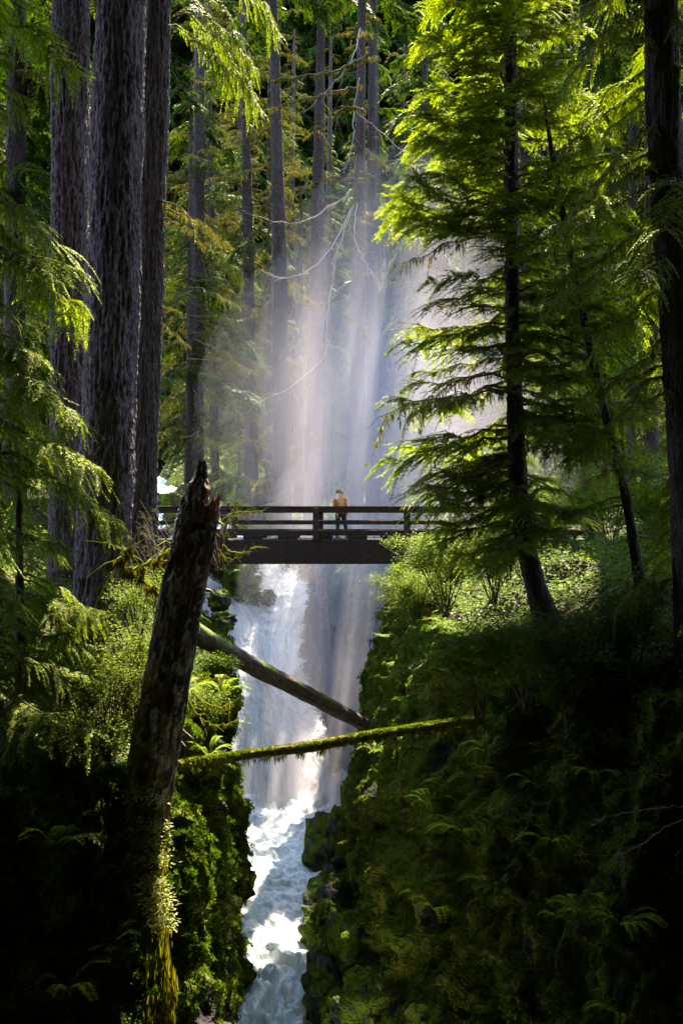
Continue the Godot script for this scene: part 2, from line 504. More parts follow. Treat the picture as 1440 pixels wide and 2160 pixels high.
func make_cliff(called: String, label: String, top: Array, bot: Array, nu: int, nv: int, mossy: float, seed_: int, m: Material) -> Array:
	var p := PackedVector3Array()
	var c := PackedColorArray()
	var outs := PackedVector3Array()
	var o3 := Vector3(seed_ * 7.0, 0, seed_ * 3.0)
	for b in nv:
		var v := lerpf(-.14, 1.0, b / (nv - 1.0))
		for a in nu:
			var u := a / (nu - 1.0)
			var t := spline(top, u)
			var bo := spline(bot, u)
			var e := (spline(top, minf(u + .01, 1)) - spline(top, maxf(u - .01, 0)))
			var out := Vector3(-e.z, 0, e.x).normalized()   # in (x, y, d)
			if out.dot(bo - t) < 0 and absf(out.dot(bo - t)) > .2: out = -out
			var q := t.lerp(bo, clampf(v, 0, 1))
			if v < 0:
				var iv := -v / .14
				q -= out * iv * 1.8
				q.y = lerpf(t.y, ground_full(q.x, q.z) - .15, smoothstep(0., 1., iv))
			var env := smoothstep(-.14, .05, v)
			var w := q + Vector3(n1.get_noise_3dv(q * .5 + o3), n1.get_noise_3dv(q * .5 + o3 + Vector3(9, 0, 0)), 0) * .6
			var dd := (ridge.get_noise_3d(w.x * .28 + o3.x, w.y * .16, w.z * .28 + o3.z)) * .75
			dd += (cell.get_noise_3d(w.x * .75 + o3.x, w.y * .5, w.z * .75)) * .3
			dd += nz.get_noise_3d(q.x * .9 + o3.x, q.y * .7, q.z * .9) * .45
			dd += nz.get_noise_3d(q.x * 3.4 + o3.x, q.y * 3.4, q.z * 3.4) * .12
			dd += sin(PI * clampf(v, 0, 1)) * .1
			q += out * (dd - .1) * env
			q.y += nz.get_noise_3d(q.x * 1.3, q.y * 1.3, q.z * 1.3 + 50) * .25 * env
			p.append(Vector3(q.x, q.y, -q.z))
			outs.append(Vector3(out.x, 0, -out.z))
			var k := nz.get_noise_3d(q.x * .55 + o3.x, q.y * .45, q.z * .55) + nz.get_noise_3d(q.x * 3, q.y * 3, q.z * 3) * .35
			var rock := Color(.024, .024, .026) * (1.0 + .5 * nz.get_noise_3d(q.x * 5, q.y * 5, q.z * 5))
			var green := Color(.06, .095, .007).lerp(Color(.1, .105, .012), smoothstep(-.1, .35, nz.get_noise_3d(q.x * 1.1, q.y * 1.1, q.z * 1.1 + 20)))
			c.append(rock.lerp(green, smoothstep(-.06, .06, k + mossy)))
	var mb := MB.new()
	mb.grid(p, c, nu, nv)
	# make the normals look out of the rock
	var flip := 0.0
	for k in range(0, mb.n.size(), 97): flip += mb.n[k].dot(outs[k])
	if flip < 0:
		for k in mb.n.size(): mb.n[k] = -mb.n[k]
		for k in range(0, mb.i.size(), 3):
			var z := mb.i[k + 1]
			mb.i[k + 1] = mb.i[k + 2]
			mb.i[k + 2] = z
	struct(called, mb.mesh(m), label, "cliff")
	return [mb.v, mb.n, mb.c]

# ---------------------------------------------------------------- water
func foam_mix(k: float) -> Color:
	return Color(.34, .46, .5).lerp(Color(.84, .86, .88), clampf(k, 0, 1))

func pool_y(x: float, d: float) -> float:
	var y := -13.0 - smoothstep(44., 30.5, d) * .35
	y -= smoothstep(30.6 + x * .35, 27.2 + x * .5, d) * 1.0 + smoothstep(27., 20., d) * .5
	return y

func make_water() -> void:
	var nu := 190
	var nv := 620
	var p := PackedVector3Array()
	var c := PackedColorArray()
	for b in nv:
		var d := lerpf(49.0, 17.0, b / (nv - 1.0))
		for a in nu:
			var x := lerpf(3.2, -6.0, a / (nu - 1.0))
			var wx := x + n1.get_noise_2d(x * .8, d * .8) * .4
			var wd := d + n1.get_noise_2d(x * .8 + 30, d * .8) * .5
			var y := pool_y(x, d)
			var rough := 1.0 + smoothstep(40., 46., d) * 1.2 + smoothstep(31., 28., d) * .9
			y += (n1.get_noise_2d(wx * .6, wd * .45) * .17 + n1.get_noise_2d(wx * 1.7 + 9, wd * 1.3) * .065 + n1.get_noise_2d(wx * 4.1, wd * 3.3) * .03) * rough
			y += n1.get_noise_2d(wx * 9, wd * 7) * .02 * rough
			var k := .58 + nz.get_noise_2d(wx * 1.1 + 80, wd * .7) * .7 + ridge.get_noise_2d(wx * 2.6, wd * 2.0 + 9) * .35 + nz.get_noise_2d(wx * 11, wd * 9) * .6
			k += smoothstep(38., 45., d) * .35
			p.append(Vector3(x, y, -d))
			c.append(foam_mix(k))
	var mb := MB.new()
	mb.grid(p, c, nu, nv)
	struct("river_water", mb.mesh(M.water), "foaming white and pale teal river rushing through the gorge", "water")
	# water above the fall
	p = PackedVector3Array()
	c = PackedColorArray()
	nu = 90
	nv = 320
	for b in nv:
		var d := lerpf(53.6, 96.0, b / (nv - 1.0))
		for a in nu:
			var x := river_x(d) + lerpf(-3.6, 3.6, a / (nu - 1.0))
			var steps := n1.get_noise_2d(d * .9, x * .25)
			var y := river_y(d) + nz.get_noise_2d(x * 1.2, d * 1.2) * .3 + steps * .25
			p.append(Vector3(x, y, -d))
			c.append(foam_mix(.3 + nz.get_noise_2d(x * 2.2, d * 1.1) * 1.2 + nz.get_noise_2d(x * 8, d * 8) * .4))
	mb = MB.new()
	mb.grid(p, c, nu, nv)
	struct("upper_river", mb.mesh(M.water), "white upstream river cascading between boulders behind the bridge", "water")

# A falling sheet: rows of [left point, right point] from lip to foot.
func make_fall(called: String, label: String, rows: Array, nu: int, nv: int, seed_: int) -> void:
	var lefts := rows.map(func(r): return r[0])
	var rights := rows.map(func(r): return r[1])
	var p := PackedVector3Array()
	var c := PackedColorArray()
	for b in nv:
		var v := b / (nv - 1.0)
		var l := spline(lefts, v)
		var r := spline(rights, v)
		for a in nu:
			var u := 1.0 - a / (nu - 1.0)
			var q := l.lerp(r, u)
			var w := l.distance_to(r) * u
			var fl := v * 12.0
			var wx := w + n1.get_noise_2d(w * .4, fl * .2 + seed_) * .2
			var k := nz.get_noise_2d(wx * 2.2, fl * .28 + seed_) * .8 + nz.get_noise_2d(wx * 6.0 + 9, fl * .5 + seed_) * .6
			var lump := nz.get_noise_2d(wx * .8 + 70, fl * .8 + seed_)
			var edge := minf(u, 1.0 - u)
			var bulge := sqrt(clampf(edge * 4.0, 0, 1)) * .5
			q += Vector3(n1.get_noise_2d(fl * 1.3 + u * 5, seed_) * .22 * (1.0 - clampf(edge * 3.0, 0, 1)), nz.get_noise_2d(wx * 4.0, fl * .8) * .04, k * .06 + lump * .12 + bulge - .15)
			q.x += nz.get_noise_2d(fl * 3.0, seed_ + u * 2.0) * .25 * (1.0 - clampf(edge * 4.0, 0, 1))
			p.append(q)
			c.append(foam_mix(.92 + k * .6 + nz.get_noise_2d(wx * 12, fl * 3) * .5))
	var mb := MB.new()
	mb.grid(p, c, nu, nv)
	struct(called, mb.mesh(M.foam), label, "waterfall")
	var sc := Scatter.new()   # flying drops over the sheet and its edges
	rng.seed = seed_
	for k in nu * 140:
		var a := rng.randi_range(0, nu - 1)
		if rng.randf() < .35: a = rng.randi_range(0, 6) if rng.randf() < .5 else rng.randi_range(nu - 7, nu - 1)
		var q := p[rng.randi_range(0, nv - 1) * nu + a] + Vector3(rnd(-.2, .2), rnd(-.2, .25), rnd(-.1, .4))
		var s := rnd(.006, .02)
		sc.add(Transform3D(Basis(Vector3(1, 1, .3).normalized(), rnd(0, TAU)).scaled(Vector3(s, s * rnd(1, 2.4), s)), q), Color(.85, .87, .9))
	var root := Node3D.new()
	root.name = numbered("spray")
	add_child(root)
	tag(root, "flying drops of spray around the " + label.substr(label.find("white"), 60).get_slice(" ", 0) + (" wide fall" if nu > 100 else " narrow chute"), "spray", "", "stuff")
	root.add_child(sc.node(B.drop, "drops"), true)

# ---------------------------------------------------------------- main
func _ready() -> void:
	# camera, sky, sun, exposure
	var cam := Camera3D.new()
	cam.name = "camera"
	cam.fov = 54.4
	cam.near = 0.1
	cam.far = 600.0
	add_child(cam)
	cam.current = true
	var we := WorldEnvironment.new()
	we.name = "world_environment"
	var env := Environment.new()
	var sky := ProceduralSkyMaterial.new()
	sky.sky_top_color = Color(.6, .68, .8)
	sky.sky_horizon_color = Color(.74, .8, .88)
	sky.ground_bottom_color = Color(.1, .11, .08)
	sky.ground_horizon_color = Color(.3, .33, .3)
	env.sky = Sky.new()
	env.sky.sky_material = sky
	env.background_mode = Environment.BG_SKY
	env.background_energy_multiplier = 0.9
	env.tonemap_mode = Environment.TONE_MAPPER_LINEAR
	env.tonemap_exposure = 11.7
	env.volumetric_fog_enabled = true
	env.volumetric_fog_density = 0.0
	env.sdfgi_enabled = true
	env.ssao_enabled = true
	env.ssil_enabled = true
	we.environment = env
	add_child(we)
	var sun := DirectionalLight3D.new()
	sun.name = "sun"
	sun.light_energy = 1.5
	sun.light_color = Color(1.0, .92, .8)
	sun.light_angular_distance = 0.5
	sun.shadow_enabled = true
	var to_sun := Vector3(.2, 1.5, -1.0).normalized()
	sun.basis = Basis.looking_at(-to_sun)
	add_child(sun)

	nz.noise_type = FastNoiseLite.TYPE_SIMPLEX; nz.frequency = 1.0; nz.fractal_octaves = 4; nz.seed = 11
	n1.noise_type = FastNoiseLite.TYPE_SIMPLEX; n1.frequency = 1.0; n1.fractal_type = FastNoiseLite.FRACTAL_NONE; n1.seed = 5
	ridge.noise_type = FastNoiseLite.TYPE_SIMPLEX; ridge.frequency = 1.0; ridge.fractal_type = FastNoiseLite.FRACTAL_RIDGED; ridge.fractal_octaves = 3; ridge.seed = 8
	cell.noise_type = FastNoiseLite.TYPE_CELLULAR; cell.frequency = 1.0; cell.cellular_return_type = FastNoiseLite.RETURN_CELL_VALUE; cell.seed = 2
	make_materials()
	make_shared()
	setting()
	objects()

func setting() -> void:
	make_ground()
	var lc := make_cliff("gorge_wall_left", "moss covered rock wall beside the river, below the broken snag", left_top, left_bot, 430, 130, .22, 1, M.rock)
	var rc := make_cliff("gorge_wall_right", "dark mossy rock wall below the bushes at the far bridge end", right_top, right_bot, 560, 120, .42, 2, M.rock)
	make_water()
	make_fall("waterfall", "wide white waterfall plunging into the gorge under the bridge", [
		[P(415, 1200, 53.5), P(560, 1290, 52.6)], [P(435, 1285, 51.8), P(612, 1345, 51)], [P(450, 1385, 50), P(632, 1420, 49.2)], [P(468, 1490, 48.2), P(660, 1500, 47.6)], [P(480, 1590, 46.4), P(700, 1590, 46)], [P(485, 1710, 44.4), P(735, 1710, 44)]], 190, 230, 3)
	make_fall("waterfall", "narrow white chute of the waterfall right of the mossy rock", [
		[P(545, 1170, 54), P(600, 1168, 54)], [P(550, 1210, 53.2), P(622, 1215, 53.2)], [P(556, 1265, 52), P(645, 1255, 52)], [P(540, 1340, 50.6), P(640, 1330, 50.6)], [P(530, 1420, 49), P(630, 1420, 49)]], 90, 120, 7)
	dress_cliff(lc, rc)
	wall_ferns(rc, 22, Vector2(840, 1480), Vector2(1430, 2140), "sword fern clinging to the dark rock wall under the shady bank", "ferns on the dark rock wall")
	wall_ferns(lc, 9, Vector2(10, 1640), Vector2(270, 2140), "sword fern clinging to the black rock face under the sunlit yellow bush", "ferns on the black rock face")


func scatter_on(sc: Array, surf: Array, count: int, pick: Callable, size: Vector2, cols: Array, upright := 0.5) -> void:
	# sc: one Scatter per mesh variant; surf: [points, normals, colours]
	var tries := 0
	var done := 0
	while done < count and tries < count * 12:
		tries += 1
		var k := rng.randi_range(0, surf[0].size() - 1)
		var p: Vector3 = surf[0][k]
		var n: Vector3 = surf[1][k]
		if not pick.call(p, n, surf[2][k]): continue
		done += 1
		var up := n.lerp(Vector3.UP, upright).normalized()
		var x := up.cross(Vector3(rnd(-1, 1), rnd(-1, 1), rnd(-1, 1))).normalized()
		var s := rnd(size.x, size.y)
		var b := Basis(x, up, x.cross(up)).scaled(Vector3(s, s, s))
		var c: Color = cols[rng.randi_range(0, cols.size() - 1)]
		var t := rnd(.65, 1.1)
		sc[rng.randi_range(0, sc.size() - 1)].add(Transform3D(b, p + n * rnd(-.02, .05) + Vector3(rnd(-.05, .05), 0, rnd(-.05, .05))), Color(c.r * t, c.g * t, c.b * t))

func scatters(n: int) -> Array:
	var out := []
	for k in n: out.append(Scatter.new())
	return out

func put_stuff(sc: Array, meshes: Array, called: String, label: String, category: String) -> void:
	var root := Node3D.new()
	root.name = numbered(called)
	add_child(root)
	tag(root, label, category, "", "stuff")
	for k in sc.size():
		if sc[k].b.size(): root.add_child(sc[k].node(meshes[k % meshes.size()], called + "_mass"), true)

func seen_at(p: Vector3) -> Vector2:
	return Vector2(720 + p.x * F / -p.z, 1080 - p.y * F / -p.z)

func in_frame(p: Vector3) -> bool:
	var q := seen_at(p)
	return q.x > -150 and q.x < 1590 and q.y > -100 and q.y < 2300

func dress_cliff(lc: Array, rc: Array) -> void:
	rng.seed = 21
	var mossy := func(p: Vector3, n: Vector3, c: Color) -> bool: return c.g > c.b * 2.0 and in_frame(p)
	var any := func(p: Vector3, n: Vector3, c: Color) -> bool: return in_frame(p) and n.y > -.5 and nz.get_noise_3dv(p * .35) > -.02
	var moss_cols := [Color(.68, .74, .75), Color(1, .9, .6), Color(.47, .62, .45), Color(.8, .95, .68)]
	var sc := scatters(3)
	scatter_on(sc, lc, 60000, mossy, Vector2(.5, 1.25), moss_cols, .3)
	scatter_on(sc, rc, 34000, mossy, Vector2(.5, 1.2), moss_cols, .3)
	put_stuff(sc, B.tuft, "moss", "soft green moss carpeting the gorge walls", "moss")
	sc = scatters(3)
	scatter_on(sc, lc, 800, mossy, Vector2(.4, 1.0), [Color(.5, .8, .6), Color(.4, .65, .5), Color(.7, .85, .6)], 1.0)
	scatter_on(sc, rc, 700, any, Vector2(.5, 1.3), [Color(.5, .8, .6), Color(.35, .55, .45)], 1.0)
	put_stuff(sc, B.drape, "hanging_moss", "hanging strands of moss on the gorge walls", "moss")
	sc = scatters(3)
	scatter_on(sc, lc, 450, any, Vector2(.6, 1.2), [Color(.42, .54, .42), Color(.54, .6, .48), Color(.3, .42, .3)], .6)
	var upper := func(p: Vector3, n: Vector3, c: Color) -> bool: return in_frame(p) and n.y > -.5 and nz.get_noise_3dv(p * .35) > .0 and (p.x > 1.6 or p.y > -7)
	scatter_on(sc, rc, 1300, upper, Vector2(.6, 1.3), [Color(.36, .48, .42), Color(.48, .57, .42), Color(.24, .36, .3)], .6)
	var floor_ := func(p: Vector3, n: Vector3, c: Color) -> bool: return in_frame(p) and n.y > .2 and p.y > -6 and -p.z > 14.5 and -p.z < 75 and (-p.z < 46 or absf(p.x - river_x(-p.z)) > 3.6)
	var sf := scatters(3)
	scatter_on(sf, ground_surf, 9000, floor_, Vector2(1.0, 2.6), [Color(.54, .6, .42), Color(.66, .66, .42), Color(.36, .48, .3)], .8)
	var near_ := func(p: Vector3, n: Vector3, c: Color) -> bool: return in_frame(p) and n.y > .05 and p.y > -6 and -p.z > 14.5 and -p.z < 34
	scatter_on(sf, ground_surf, 6000, near_, Vector2(.8, 2.0), [Color(.54, .6, .42), Color(.66, .66, .42), Color(.36, .48, .3)], .8)
	var far_ := func(p: Vector3, n: Vector3, c: Color) -> bool: return in_frame(p) and -p.z > 62 and -p.z < 125 and absf(p.x - river_x(-p.z)) > 3.4
	scatter_on(sf, ground_surf, 5000, far_, Vector2(2.5, 6.0), [Color(.4, .5, .32), Color(.5, .55, .34), Color(.3, .4, .25)], .8)
	put_stuff(sf, B.cluster, "undergrowth", "leafy undergrowth over the forest floor", "plants")
	sf = scatters(2)
	scatter_on(sf, ground_surf, 1500, floor_, Vector2(.7, 1.2), [Color(.42, .54, .3), Color(.54, .6, .36)], .9)
	put_stuff(sf, B.frond, "fern_fronds", "loose fern fronds among the undergrowth", "plants")
	put_stuff(sc, B.cluster, "ground_cover", "small leafy plants growing on the gorge walls", "plants")

# ---------------------------------------------------------------- wood
func trunk_mesh(path: Array, rads: Array, sides: int, step: float, furrow: float, flare: float, m: Material, seed_: int, paint = null) -> ArrayMesh:
	var length := 0.0
	for k in path.size() - 1: length += (path[k] as Vector3).distance_to(path[k + 1])
	var nv := maxi(4, int(length / step))
	var p := PackedVector3Array()
	var c := PackedColorArray()
	for b in nv + 1:
		var v := float(b) / nv
		var o := spline(path, v)
		var t := (spline(path, minf(v + .02, 1)) - spline(path, maxf(v - .02, 0))).normalized()
		var s := t.cross(Vector3(0, .1, 1)).normalized()
		var w := s.cross(t)
		var fr := v * (rads.size() - 1)
		var r0: float = rads[mini(int(fr), rads.size() - 2)]
		var r1: float = rads[mini(int(fr), rads.size() - 2) + 1]
		var r := lerpf(r0, r1, fr - mini(int(fr), rads.size() - 2))
		var h := v * length
		for a in sides + 1:
			var th := TAU * (a % sides) / sides
			var d := s * cos(th) + w * sin(th)
			var rr := r
			if flare > 0: rr *= 1.0 + flare * exp(-h / .55) * (.55 + .6 * absf(sin(th * 2.5 + seed_)))
			rr *= 1.0 + n1.get_noise_3d(d.x * .9 + seed_, h * .25, d.z * .9) * .07
			var q := o + d * rr
			if furrow > 0:
				var f := ridge.get_noise_3d(d.x * r * 6.5 + seed_, h * .55, d.z * r * 6.5 + d.y * r * 6.5)
				q += d * furrow * (f * 1.1 - .35) + d * furrow * .5 * nz.get_noise_3d(d.x * r * 9, h * 4.0, d.z * r * 9 + seed_)
			p.append(q)
			var col := Color.WHITE * (.85 + .3 * nz.get_noise_3d(d.x * r * 6, h * 2.0, d.z * r * 6 + seed_))
			if paint != null: col = paint.call(th, h, v, q, d)
			c.append(col)
	var mb := MB.new()
	mb.grid(p, c, sides + 1, nv + 1, true)
	var e := mb.vert(spline(path, 1), (spline(path, 1) - spline(path, .98)).normalized(), c[c.size() - 1])
	for a in sides:
		var z := nv * (sides + 1) + a
		mb.i.append_array([e, z + 1, z, e, z, z + 1])
	if mb.n[(sides + 1) * (nv / 2)].dot(p[(sides + 1) * (nv / 2)] - spline(path, .5)) < 0:
		for k in mb.n.size(): mb.n[k] = -mb.n[k]
		for k in range(0, mb.i.size(), 3):
			var z := mb.i[k + 1]
			mb.i[k + 1] = mb.i[k + 2]
			mb.i[k + 2] = z
	return mb.mesh(m)

func rel(pts: Array, o: Vector3) -> Array:
	return pts.map(func(q): return q - o)

func along(path: Array, y: float) -> Vector3:
	var a := 0.0
	var b := 1.0
	for k in 24:
		var m := (a + b) / 2
		if spline(path, m).y < y: a = m
		else: b = m
	return spline(path, a)

func bough_at(at: Vector3, az: float, pitch: float, scale_: float, roll := 0.0) -> Transform3D:
	var b := Basis(Vector3.UP, az) * Basis(Vector3(0, 0, 1), pitch) * Basis(Vector3(1, 0, 0), roll)
	return Transform3D(b.scaled(Vector3(scale_, scale_, scale_)), at)

# A conifer of the background: a trunk and a crown of many boughs. mix: [[mesh list, share, length of the mesh], ...]
func conifer(called: String, label: String, group: String, base: Vector3, height: float, r: float, crown_from: float, reach: float, boughs: int, mix: Array, hue: Color, lean := Vector2.ZERO, sides := 18, furrow := 0.0, flat_top := 0.12) -> Node3D:
	var o := thing(called, label, "tree", base, group)
	var top := Vector3(lean.x, height, lean.y)
	var mid := Vector3(lean.x * .4 + rnd(-.1, .1), height * .5, lean.y * .5 + rnd(-.1, .1))
	part("trunk", trunk_mesh([Vector3(0, -.5, 0), mid, top], [r, r * .72, r * .12 if height < 30 else r * .3], sides, .12 if furrow > 0 else .5, furrow, .35, M.bark, rng.randi() % 100), o)
	var all := {}
	for k in boughs:
		var f := rng.randf()
		var h := lerpf(crown_from, height * .99, pow(f, .85))
		var v := h / height
		var at := spline([Vector3(0, -.5, 0), mid, top], v)
		var up := clampf((h - crown_from) / maxf(height - crown_from, .1), 0, 1)
		var len_ := reach * (lerpf(1.0, flat_top, pow(up, 1.3))) * rnd(.6, 1.1)
		var m := rng.randf()
		var pick: Array = mix[0]
		for q in mix:
			m -= q[1]
			pick = q
			if m <= 0: break
		var mi := rng.randi_range(0, pick[0].size() - 1)
		var key: Mesh = pick[0][mi]
		if not all.has(key): all[key] = Scatter.new()
		var t := rnd(.6, 1.1)
		all[key].add(bough_at(at, rnd(0, TAU), lerpf(-.25, .15, up) + rnd(-.2, .2), len_ / pick[2], rnd(-.3, .3)), Color(hue.r * t, hue.g * t, hue.b * t))
	if sides > 30:   # dead mossy limbs along the bare trunk
		for k in 34:
			var h := rnd(2.0, crown_from + 2)
			var key: Mesh = B.mossy[k % 4]
			if not all.has(key): all[key] = Scatter.new()
			all[key].add(bough_at(spline([Vector3(0, -.5, 0), mid, top], h / height), rnd(0, TAU), rnd(-.5, .1), rnd(.25, .75), rnd(-.3, .3)), Color(1, .95, .9) * rnd(.6, 1.1))
	for key in all: o.add_child(all[key].node(key, "crown"), true)
	return o

func make_log(called: String, label: String, pts: Array, rads: Array, m: Material, paint: Callable, drapes := 0, tufts := 0, green := Color.WHITE) -> Node3D:
	var o := thing(called, label, "log", pts[0])
	var path := rel(pts, pts[0])
	part("stem", trunk_mesh(path, rads, 28, .08, .03, 0.0, m, 17, paint), o)
	var sc := Scatter.new()
	for k in drapes:
		var t := rnd(.03, .85)
		var f := t * (rads.size() - 1)
		var r := lerpf(rads[int(f)], rads[mini(int(f) + 1, rads.size() - 1)], f - int(f))
		var s := rnd(.25, .7)
		sc.add(Transform3D(Basis(Vector3.UP, rnd(0, TAU)).scaled(Vector3(s, s, s)), spline(path, t) + Vector3(rnd(-.05, .05), -r * .85, rnd(-r, r) * .6)), Color(1, .95, .8))
	if drapes: o.add_child(sc.node(B.drape[0], "hanging_moss"), true)
	var st := Scatter.new()
	for k in tufts:
		var t := rnd(.01, .97)
		var f := t * (rads.size() - 1)
		var r := lerpf(rads[int(f)], rads[mini(int(f) + 1, rads.size() - 1)], f - int(f))
		var a := rnd(-.9, PI + .9)
		var s := rnd(.35, .85)
		var dir := Vector3(0, sin(a), cos(a))
		var x := dir.cross(Vector3(rnd(-1, 1), rnd(-1, 1), rnd(-1, 1))).normalized()
		var tt := rnd(.7, 1.1)
		st.add(Transform3D(Basis(x, dir, x.cross(dir)).scaled(Vector3(s, s, s)), spline(path, t) + dir * r * .97), Color(green.r * tt, green.g * tt, green.b * tt))
	if tufts: o.add_child(st.node(B.tuft[0], "moss"), true)
	return o

func make_boulder(label: String, at: Vector3, size: Vector3, mossy: float, seed_: int, turn := 0.0) -> void:
	var nu := 44
	var nv := 26
	var p := PackedVector3Array()
	var c := PackedColorArray()
	for b in nv:
		var e := lerpf(PI / 2, -PI / 2, b / (nv - 1.0))
		for a in nu:
			var th := TAU * (a % (nu - 1)) / (nu - 1.0)
			var d := Vector3(cos(e) * cos(th), sin(e), cos(e) * sin(th))
			var q := d.sign() * Vector3(pow(absf(d.x), .92), pow(absf(d.y), .9), pow(absf(d.z), .92))
			var r := 1.0 + cell.get_noise_3dv(d * 1.1 + Vector3(seed_, 0, 0)) * .16 + nz.get_noise_3dv(d * 1.2 + Vector3(0, seed_, 0)) * .45 + nz.get_noise_3dv(d * 5.0 + Vector3(0, seed_, 0)) * .07
			q = (q * r * size).rotated(Vector3.UP, turn)
			p.append(q)
			var k := nz.get_noise_3dv(q * 1.1 + Vector3(seed_, 0, 0)) + nz.get_noise_3dv(q * 5.0) * .3
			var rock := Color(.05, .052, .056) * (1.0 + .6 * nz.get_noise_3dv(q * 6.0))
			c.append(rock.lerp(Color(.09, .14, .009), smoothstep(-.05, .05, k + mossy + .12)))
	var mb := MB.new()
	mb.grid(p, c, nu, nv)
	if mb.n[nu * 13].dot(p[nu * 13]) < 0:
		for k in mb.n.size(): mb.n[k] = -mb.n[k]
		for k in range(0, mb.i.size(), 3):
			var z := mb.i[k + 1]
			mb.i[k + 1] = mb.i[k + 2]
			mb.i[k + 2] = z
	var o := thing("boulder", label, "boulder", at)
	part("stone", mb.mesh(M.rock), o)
	var sc := Scatter.new()
	for k in int(220 * size.x * size.z * clampf(mossy + .4, .1, 1)):
		var z := rng.randi_range(0, p.size() - 1)
		if c[z].g < c[z].b * 2.0 or mb.n[z].y < -.2: continue
		var up := mb.n[z].lerp(Vector3.UP, .3).normalized()
		var x := up.cross(Vector3(rnd(-1, 1), rnd(-1, 1), rnd(-1, 1))).normalized()
		var s := rnd(.7, 1.6)
		sc.add(Transform3D(Basis(x, up, x.cross(up)).scaled(Vector3(s, s, s)), p[z]), Color(.7, .8, .7) * rnd(.7, 1.2))
	if sc.b.size(): o.add_child(sc.node(B.tuft[1], "moss"), true)

func make_shrub(called: String, label: String, group: String, at: Vector3, size: Vector3, leaves: int, hue: Color, stems := 7, leaf_scale := 1.0, bare := 0, mesh_list := []) -> Node3D:
	var o := thing(called, label, "shrub", at, group)
	var wood := MB.new()
	var tips := []
	for k in stems:
		var a := TAU * k / stems + rnd(-.4, .4)
		var e := Vector3(cos(a) * size.x * rnd(.3, .95), size.y * rnd(.5, 1.0), sin(a) * size.z * rnd(.3, .95))
		var mid := e * .5 + Vector3(0, size.y * .18, 0)
		var pts := curve([Vector3(rnd(-.08, .08), -.15, rnd(-.08, .08)), mid, e], 8)
		wood.tube(pts, taper(9, .016, .004), 4, Color(.8, .75, .6), false)
		tips.append(pts)
		for q in 3 + bare:
			var f := rnd(.35, 1.0)
			var s := pts[int(f * 7.9)]
			var d := Vector3(rnd(-1, 1), rnd(-.1, .9), rnd(-1, 1)).normalized() * size * rnd(.25, .5)
			var tw := curve([s, s + d * .5 + Vector3(0, .03, 0), s + d], 5)
			wood.tube(tw, taper(6, .007, .0025), 3, Color(.8, .75, .6), false)
			tips.append(tw)
	part("stems", wood.mesh(M.twig), o)
	var list: Array = mesh_list if mesh_list else B.cluster
	var sc := scatters(list.size())
	for k in leaves:
		var tw: PackedVector3Array = tips[rng.randi_range(0, tips.size() - 1)]
		var f := rnd(.3, 1.0)
		var q: Vector3 = tw[int(f * (tw.size() - 1))] + Vector3(rnd(-1, 1), rnd(-.7, .7), rnd(-1, 1)) * .14
		var s := rnd(.6, 1.25) * leaf_scale
		var t := rnd(.6, 1.15)
		sc[k % sc.size()].add(Transform3D((Basis(Vector3.UP, rnd(0, TAU)) * Basis(Vector3(1, 0, 0), rnd(-.5, .5))).scaled(Vector3(s, s, s)), q), Color(hue.r * t, hue.g * t, hue.b * t))
	for k in sc.size():
		if sc[k].b.size(): o.add_child(sc[k].node(list[k], "foliage"), true)
	return o

func make_fern(label: String, group: String, at: Vector3, size: float, n: int, lean := Vector3.UP) -> void:
	var o := thing("sword_fern", label, "fern", at, group)
	for k in n:
		var f := part("frond", B.frond[k % 2], o)
		var s := size * rnd(.75, 1.15)
		f.transform = Transform3D((Basis(Vector3.UP, TAU * k / n + rnd(-.3, .3)) * Basis(Vector3(0, 0, 1), rnd(-.2, .35))).scaled(Vector3(s, s, s)), lean * .02)

# ---------------------------------------------------------------- the things
func objects() -> void:
	make_bridge()
	make_person()
	near_trees()
	logs_and_rocks()
	back_trees()
	shrubs()
	make_mist()

